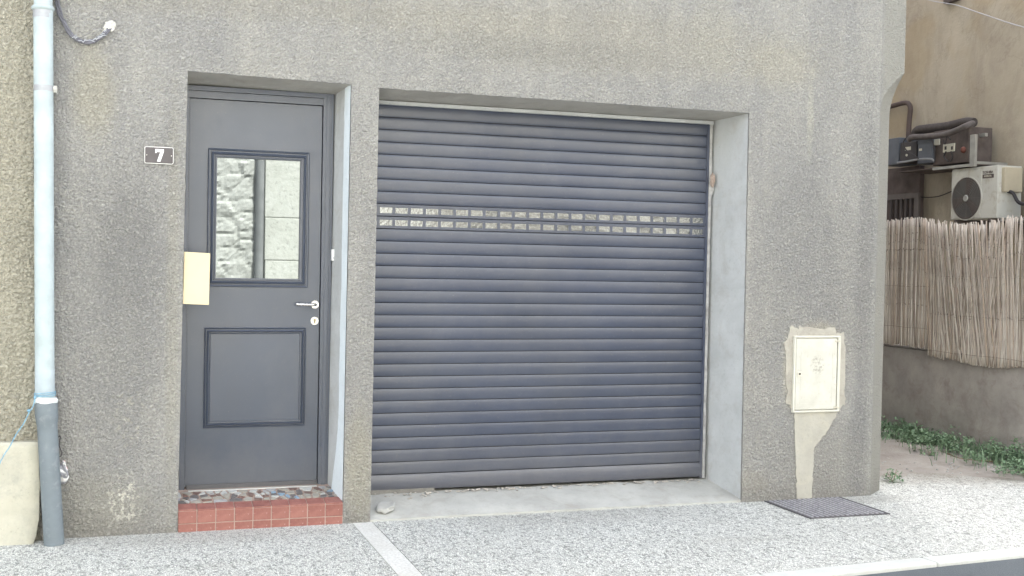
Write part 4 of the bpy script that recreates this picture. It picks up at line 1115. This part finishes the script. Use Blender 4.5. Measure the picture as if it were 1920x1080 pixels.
def text(name, s, size, loc, m, parent, bold=0):
    cu = bpy.data.curves.new(name, 'FONT'); cu.body = s; cu.size = size; cu.align_x = 'CENTER'; cu.align_y = 'CENTER'; cu.extrude = .0006; cu.offset = bold
    t = bpy.data.objects.new(name, cu); col.objects.link(t)
    dg = bpy.context.evaluated_depsgraph_get(); me = bpy.data.meshes.new_from_object(t.evaluated_get(dg)); bpy.data.objects.remove(t)
    me.transform(Matrix.Translation(loc) @ Matrix(((0, 0, -1), (-1, 0, 0), (0, 1, 0))).to_4x4()); me.materials.clear()
    return link(name, me, m, parent)
tcy = (X(1848, 322, AX).y+X(1862, 322, AX).y)/2
text('lettering', 'TOSHIBA', .036, Vector((AX-.002, X(1852.5, 323, AX).y, X(1852.5, 323, AX).z)), M_DKBR, ac, .0008)
bm = bmesh.new(); pbox(bm, AX-.003, (1842.5, 327.5), (1863, 333), .004); obj('badge', bm, M_DKBR, ac)
text('badge_lettering', 'INVERTER', .024, Vector((AX-.0045, X(1852.7, 330.2, AX).y, X(1852.7, 330.2, AX).z)), M_LABEL, ac, .0004)
bm = bmesh.new(); box(bm, AX+.05, AX+.27, ay0-.045, ay0+.002, az0+.26, az1-.02, .008); obj('valve_cover', bm, M_ACS, ac)
bm = bmesh.new(); tube(bm, smoothpath([(AX+.12, ay0-.02, az0+.27), (AX+.13, ay0-.08, az0+.24), (AX+.15, ay0-.14, az0+.15), (AX+.20, ay0-.28, az0+.12)], 6), .018, 10); obj('refrigerant_hose', bm, M_DK, ac, smooth=True)
for y in (ay0+.08, ay1-.08):
    bm = bmesh.new(); prism(bm, [(AX-.01, y-.02, az0-.003), (NX, y-.02, az0-.003), (NX, y-.02, az0-.35), (NX-.03, y-.02, az0-.35), (NX-.03, y-.02, az0-.04), (AX-.01, y-.02, az0-.04)], (0, .04, 0)); obj('wall_bracket', bm, M_DKBR, ac)

# metal shelf with old refrigeration gear
SXP = 8.25
sh = thing('equipment_shelf', 'galvanised angle bracket shelf on the flank wall above the air conditioner', 'shelf')
bm = bmesh.new(); pa = X(1683, 311, SXP); pb = X(1824, 311, SXP); zsh = X(1800, 309, SXP).z
box(bm, SXP, NX, pb.y, pa.y, zsh-.012, zsh-.002); obj('shelf_plate', bm, M_DKBR, sh)
bm = bmesh.new(); box(bm, SXP-.012, SXP, pb.y, X(1750, 305, SXP).y, zsh-.03, zsh, .002); box(bm, SXP+.0, NX, pb.y-.004, pb.y+.03, zsh-.0015, zsh+.025); obj('shelf_edge', bm, M_GALV, sh)
bm = bmesh.new(); pbox(bm, SXP-.02, (1819, 253), (1827, 312), .03, .002); obj('upright', bm, M_GALV, sh)
bm = bmesh.new(); p0 = X(1800, 259, SXP+.2); p1 = X(1847, 250, SXP+.2); box(bm, SXP+.2, SXP+.235, p1.y, p0.y, p1.z-.03, p1.z+.005, .002); obj('cross_channel', bm, M_GALV, sh)
gear = [('control_box', 'blue grey steel switch box on the shelf, second from the left', 'box', SXP+.03, (1721, 263), (1747, 305), .22, M_BLUEG),
        ('relay_box', 'black plastic relay box beside the house corner on the shelf', 'box', SXP+.05, (1688, 268), (1718, 303), .2, M_DK),
        ('dark_cabinet', 'dark blue cabinet half hidden by the house corner at shelf level', 'cabinet', SXP+.1, (1655, 262), (1685, 308), .25, M_BLUEG),
        ('motor_housing', 'dark brown equipment housing on the right of the shelf', 'housing', SXP+.07, (1750, 247), (1815, 304), .3, M_DKBR)]
for nm, lab, cat, xx, p0, p1, dep, m in gear:
    t = thing(nm, lab, cat); bm = bmesh.new(); pbox(bm, xx, p0, p1, dep, .008); obj('casing', bm, m, t)
    if nm == 'motor_housing':
        bm = bmesh.new(); pbox(bm, xx-.012, (1768, 271), (1789, 283.5), .012, .002); sp = obj('socket_plate', bm, M_LABEL, t)
        for (u0, u1) in ((1771, 1774.5), (1783, 1786.5)):
            bm = bmesh.new(); pbox(bm, xx-.014, (u0, 274.5), (u1, 280.5), .003); obj('socket_slot', bm, M_DK, sp)
        bm = bmesh.new(); pbox(bm, xx-.02, (1747.5, 262), (1760, 271.5), .02, .003); obj('gauge_plate', bm, M_LABEL, t)
        bm = bmesh.new(); c = X(1807, 281, xx); r = bmesh.ops.create_icosphere(bm, subdivisions=2, radius=.035)
        for v in r['verts']: v.co += c
        obj('red_knob', bm, simple('dull_red_knob', (.16, .06, .045), .5), t, smooth=True)
    if nm == 'relay_box':
        bm = bmesh.new(); pbox(bm, xx-.006, (1697, 276), (1707, 281), .006); obj('label_plate', bm, M_LABEL, t)
        bm = bmesh.new(); c = X(1700.5, 291, xx); bmesh.ops.create_cone(bm, cap_ends=True, segments=16, radius1=.014, radius2=.013, depth=.01, matrix=Matrix.Translation((xx-.004, c.y, c.z)) @ Matrix.Rotation(PI/2, 4, 'Y')); obj('dial', bm, M_LABEL, t)
    if nm == 'control_box':
        bm = bmesh.new(); pbox(bm, xx-.004, (1723, 279), (1728, 282.5), .004); obj('label_plate', bm, M_LABEL, t)
        bm = bmesh.new(); pbox(bm, xx-.008, (1720.5, 262), (1747.5, 266), .008, .002); obj('lid', bm, M_BLUEG, t)
def pt(bm, x, pts, r, seg=10, n=7): tube(bm, smoothpath([X(p[0], p[1], x+(p[2] if len(p) > 2 else 0)) for p in pts], n), r, seg)
bm = bmesh.new(); pt(bm, SXP-.01, [(1704, 262), (1712, 257), (1740, 256), (1768, 253, -.02), (1790, 246), (1812, 236), (1824, 231, .1)], .032)
tag(obj('insulated_hose', bm, M_HOSE, None, smooth=True), 'thick grey insulated hose sagging along the front of the equipment shelf', 'hose')
bm = bmesh.new(); pt(bm, SXP+.22, [(1716, 262), (1719, 246), (1735, 242), (1775, 237), (1812, 229), (1826, 230)], .05)
tag(obj('upper_hose', bm, simple('dark_hose', (.075, .065, .062), .8, 0, .2, 20, .4), None, smooth=True), 'dark thick hose arching behind, above the equipment on the shelf', 'hose')
bm = bmesh.new(); pt(bm, 8.6, [(1640, 208), (1672, 199), (1695, 193), (1704, 195), (1707, 205), (1705, 225), (1703, 258), (1700, 300)], .028, 10, 6)
tag(obj('wall_conduit', bm, simple('brown_conduit', (.10, .075, .068), .7), None, smooth=True), 'dark brown pipe bending down the flank wall beside the house corner', 'pipe')
bm = bmesh.new(); pt(bm, SXP-.02, [(1683, 305), (1700, 303), (1722, 299), (1745, 298), (1752, 303)], .012, 8)
tag(obj('shelf_cable', bm, M_GREYPIPE, None, smooth=True), 'grey cable drooping along the left front edge of the equipment shelf', 'cable')
bm = bmesh.new(); pt(bm, SXP-.03, [(1703, 255), (1694, 266), (1698, 280), (1712, 290), (1722, 297)], .007, 6)
pt(bm, SXP-.03, [(1748, 262), (1752, 285), (1753, 305)], .007, 6); pt(bm, SXP-.03, [(1768, 262), (1772, 270), (1776, 256), (1782, 262)], .007, 6)
pt(bm, SXP+.03, [(1774, 284), (1770, 294), (1778, 303)], .008, 6); pt(bm, SXP+.03, [(1783, 284), (1786, 294), (1782, 303)], .008, 6)
tag(obj('loose_wires', bm, M_DK, None, smooth=True), 'loose thin black wires hanging around the boxes on the shelf', 'wires')
bm = bmesh.new(); pt(bm, 8.62, [(1718, 366), (1735, 370), (1760, 368), (1786, 358)], .006, 6)
tag(obj('sagging_wire', bm, M_DK, None, smooth=True), 'thin black wire sagging across the flank wall left of the fan unit', 'wire')
# dark barred opening low on the flank wall
dg_ = thing('barred_gate', 'dark metal barred gate seen between the house corner and the fan unit', 'gate')
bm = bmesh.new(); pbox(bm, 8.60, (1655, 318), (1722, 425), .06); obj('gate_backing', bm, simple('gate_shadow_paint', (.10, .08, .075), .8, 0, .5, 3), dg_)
bm = bmesh.new(); pbox(bm, 8.56, (1655, 366), (1722, 371), .03); pbox(bm, 8.56, (1714, 371), (1721, 425), .03); obj('gate_frame', bm, simple('gate_frame_grey', (.13, .115, .11), .6), dg_)
for u in (1668, 1678, 1687, 1696, 1705):
    bm = bmesh.new(); pbox(bm, 8.565, (u, 371.5), (u+2.4, 425), .015); obj('gate_bar', bm, simple('gate_bar_dark', (.07, .06, .06), .6), dg_)
# compressor beside the fan unit, cut by the picture's right edge
cp_ = thing('compressor', 'dark round compressor on a pale rail at the right of the fan unit', 'compressor')
cx = Vector((8.42, ay0-.48, az0+.14))
bm = bmesh.new(); r = bmesh.ops.create_uvsphere(bm, u_segments=24, v_segments=14, radius=1)
for v in r['verts']: v.co = Vector((v.co.x*.13, v.co.y*.15, v.co.z*.14))+cx
obj('pump_body', bm, M_DKBR, cp_, smooth=True)
bm = bmesh.new(); tube(bm, smoothpath([cx+Vector((-.02, .10, .02)), cx+Vector((-.02, .14, .10)), cx+Vector((0, .06, .24)), cx+Vector((.02, -.1, .30))], 6), .022, 10); obj('suction_pipe', bm, M_GALV, cp_, smooth=True)
bm = bmesh.new(); box(bm, 8.3, NX, ay0-1.2, ay0-.03, az0-.03, az0+.0); obj('support_rail', bm, M_GALV, cp_)
bm = bmesh.new(); box(bm, NX-.05, NX-.01, ay0-1.2, ay0-.05, az0+.16, az1-.03); obj('back_panel', bm, simple('grey_back_panel', (.22, .21, .2), .6), cp_)
bm = bmesh.new(); box(bm, NX-.06, NX-.005, ay0-1.2, ay0-.05, az1-.028, az1-.008); obj('panel_rail', bm, M_DKBR, cp_)

# slack overhead line across the flank wall
bm = bmesh.new(); pt(bm, 8.55, [(1700, -22), (1738, -1), (1790, 9), (1824, 20), (1862, 33), (1895, 44), (1940, 57), (1990, 76)], .006, 6, 8)
tag(obj('overhead_line', bm, simple('pale_line', (.45, .45, .46), .5), None, smooth=True), 'thin pale cable slanting across the flank wall at the top right', 'cable')
bm = bmesh.new(); box(bm, 8.62, NX, X(1793, 0, 8.62).y-.0, X(1768, 0, 8.62).y, X(1780, 4, 8.62).z, X(1780, 4, 8.62).z+.4, .01)
tag(obj('wall_bracket_box', bm, M_DKBR), 'dark box fixed to the flank wall at the very top edge', 'box')

# ------------------------------------------------------------------ house across the street, seen mirrored in the panes
OY = -8.2
oh = thing('opposite_house', 'sunlit rubble stone house across the street, mirrored in the door glass', 'house')
import numpy as np
rs = np.random.RandomState(4)
def rubble(x0, x1, z0, z1, rf=1, cell=.035):
    nx_, nz_ = int((x1-x0)/cell)+1, int((z1-z0)/cell)+1
    xs_ = np.linspace(x0, x1, nx_); zs_ = np.linspace(z0, z1, nz_); gx_, gz_ = np.meshgrid(xs_, zs_)
    sx, sz = rs.uniform(x0-.2, x1+.2, int((x1-x0)*(z1-z0)*16)), rs.uniform(z0-.2, z1+.2, int((x1-x0)*(z1-z0)*16))
    hs = rs.uniform(.0, .02, len(sx)); tx = rs.uniform(-.12, .12, len(sx)); tz = rs.uniform(-.15, .15, len(sx))
    H_ = np.zeros(gx_.shape)
    for j in range(gx_.shape[0]):
        d = (gx_[j][:, None]-sx)**2*.5+(gz_[j][:, None]-sz)**2*1.6
        o_ = np.argsort(d, axis=1)[:, :2]; r_ = np.arange(len(xs_))
        d1, d2 = np.sqrt(d[r_, o_[:, 0]]), np.sqrt(d[r_, o_[:, 1]]); e_ = np.clip((d2-d1)/.05, 0, 1)
        i0 = o_[:, 0]
        H_[j] = e_**.6*(.014+hs[i0]*.7+(gx_[j]-sx[i0])*tx[i0]*.5+(gz_[j]-sz[i0])*tz[i0]*.5)+rs.uniform(-.005, .005, len(xs_))
    V = [(float(gx_[j, i]), float(OY+rf*H_[j, i]), float(gz_[j, i])) for j in range(nz_) for i in range(nx_)]
    Fc = [(j*nx_+i, (j+1)*nx_+i, (j+1)*nx_+i+1, j*nx_+i+1) for j in range(nz_-1) for i in range(nx_-1)]
    me = bpy.data.meshes.new('rubble_wall'); me.from_pydata(V, [], Fc); return link('rubble_wall', me, M_STONE if rf == 1 else M_RUB2, oh)
rubble(-1.0, 1.68, 0, 4.2); rubble(3.2, 6.3, 0, 4.2, 3); rubble(7.4, 9.6, 0, 4.2, 3)
bm = bmesh.new(); box(bm, -14, -1, -14, OY, 0, 6.6); box(bm, -1, 9.6, -14, OY-.01, 0, 6.6); box(bm, -1, 9.6, OY-.01, OY+.03, 4.2, 6.6); box(bm, 9.6, 24, -14, OY, 0, 6.6); obj('upper_wall', bm, M_STONE, oh)
zc = 0; random.seed(8)
for h in (.42, .38, .40, .26, .55, .85, .38, .45, .5):
    for (xa, xb) in ((1.80, 3.19),):
        bm = bmesh.new(); box(bm, xa+random.uniform(0, .02), xb, OY-.01, OY+.05+random.uniform(0, .006), zc+.004, zc+h-.004, .008); obj('ashlar_block', bm, M_ASHLAR, oh)
    bm = bmesh.new(); box(bm, 6.5, 7.39, OY-.01, OY+.05, zc+.004, zc+h-.004, .008); obj('ashlar_block', bm, M_ASHLAR, oh); zc += h
bm = bmesh.new(); box(bm, 6.31, 6.49, OY-.008, OY+.02, 0, 4.2); obj('dark_post', bm, M_DK, oh)
bm = bmesh.new(); tube(bm, [(1.74, OY+.03, 0), (1.74, OY+.03, 6.5)], .06, 20); tag(obj('opposite_drainpipe', bm, M_GREYPIPE, None, smooth=True), 'grey drainpipe mirrored in the door glass between rubble and dressed stone', 'drainpipe')
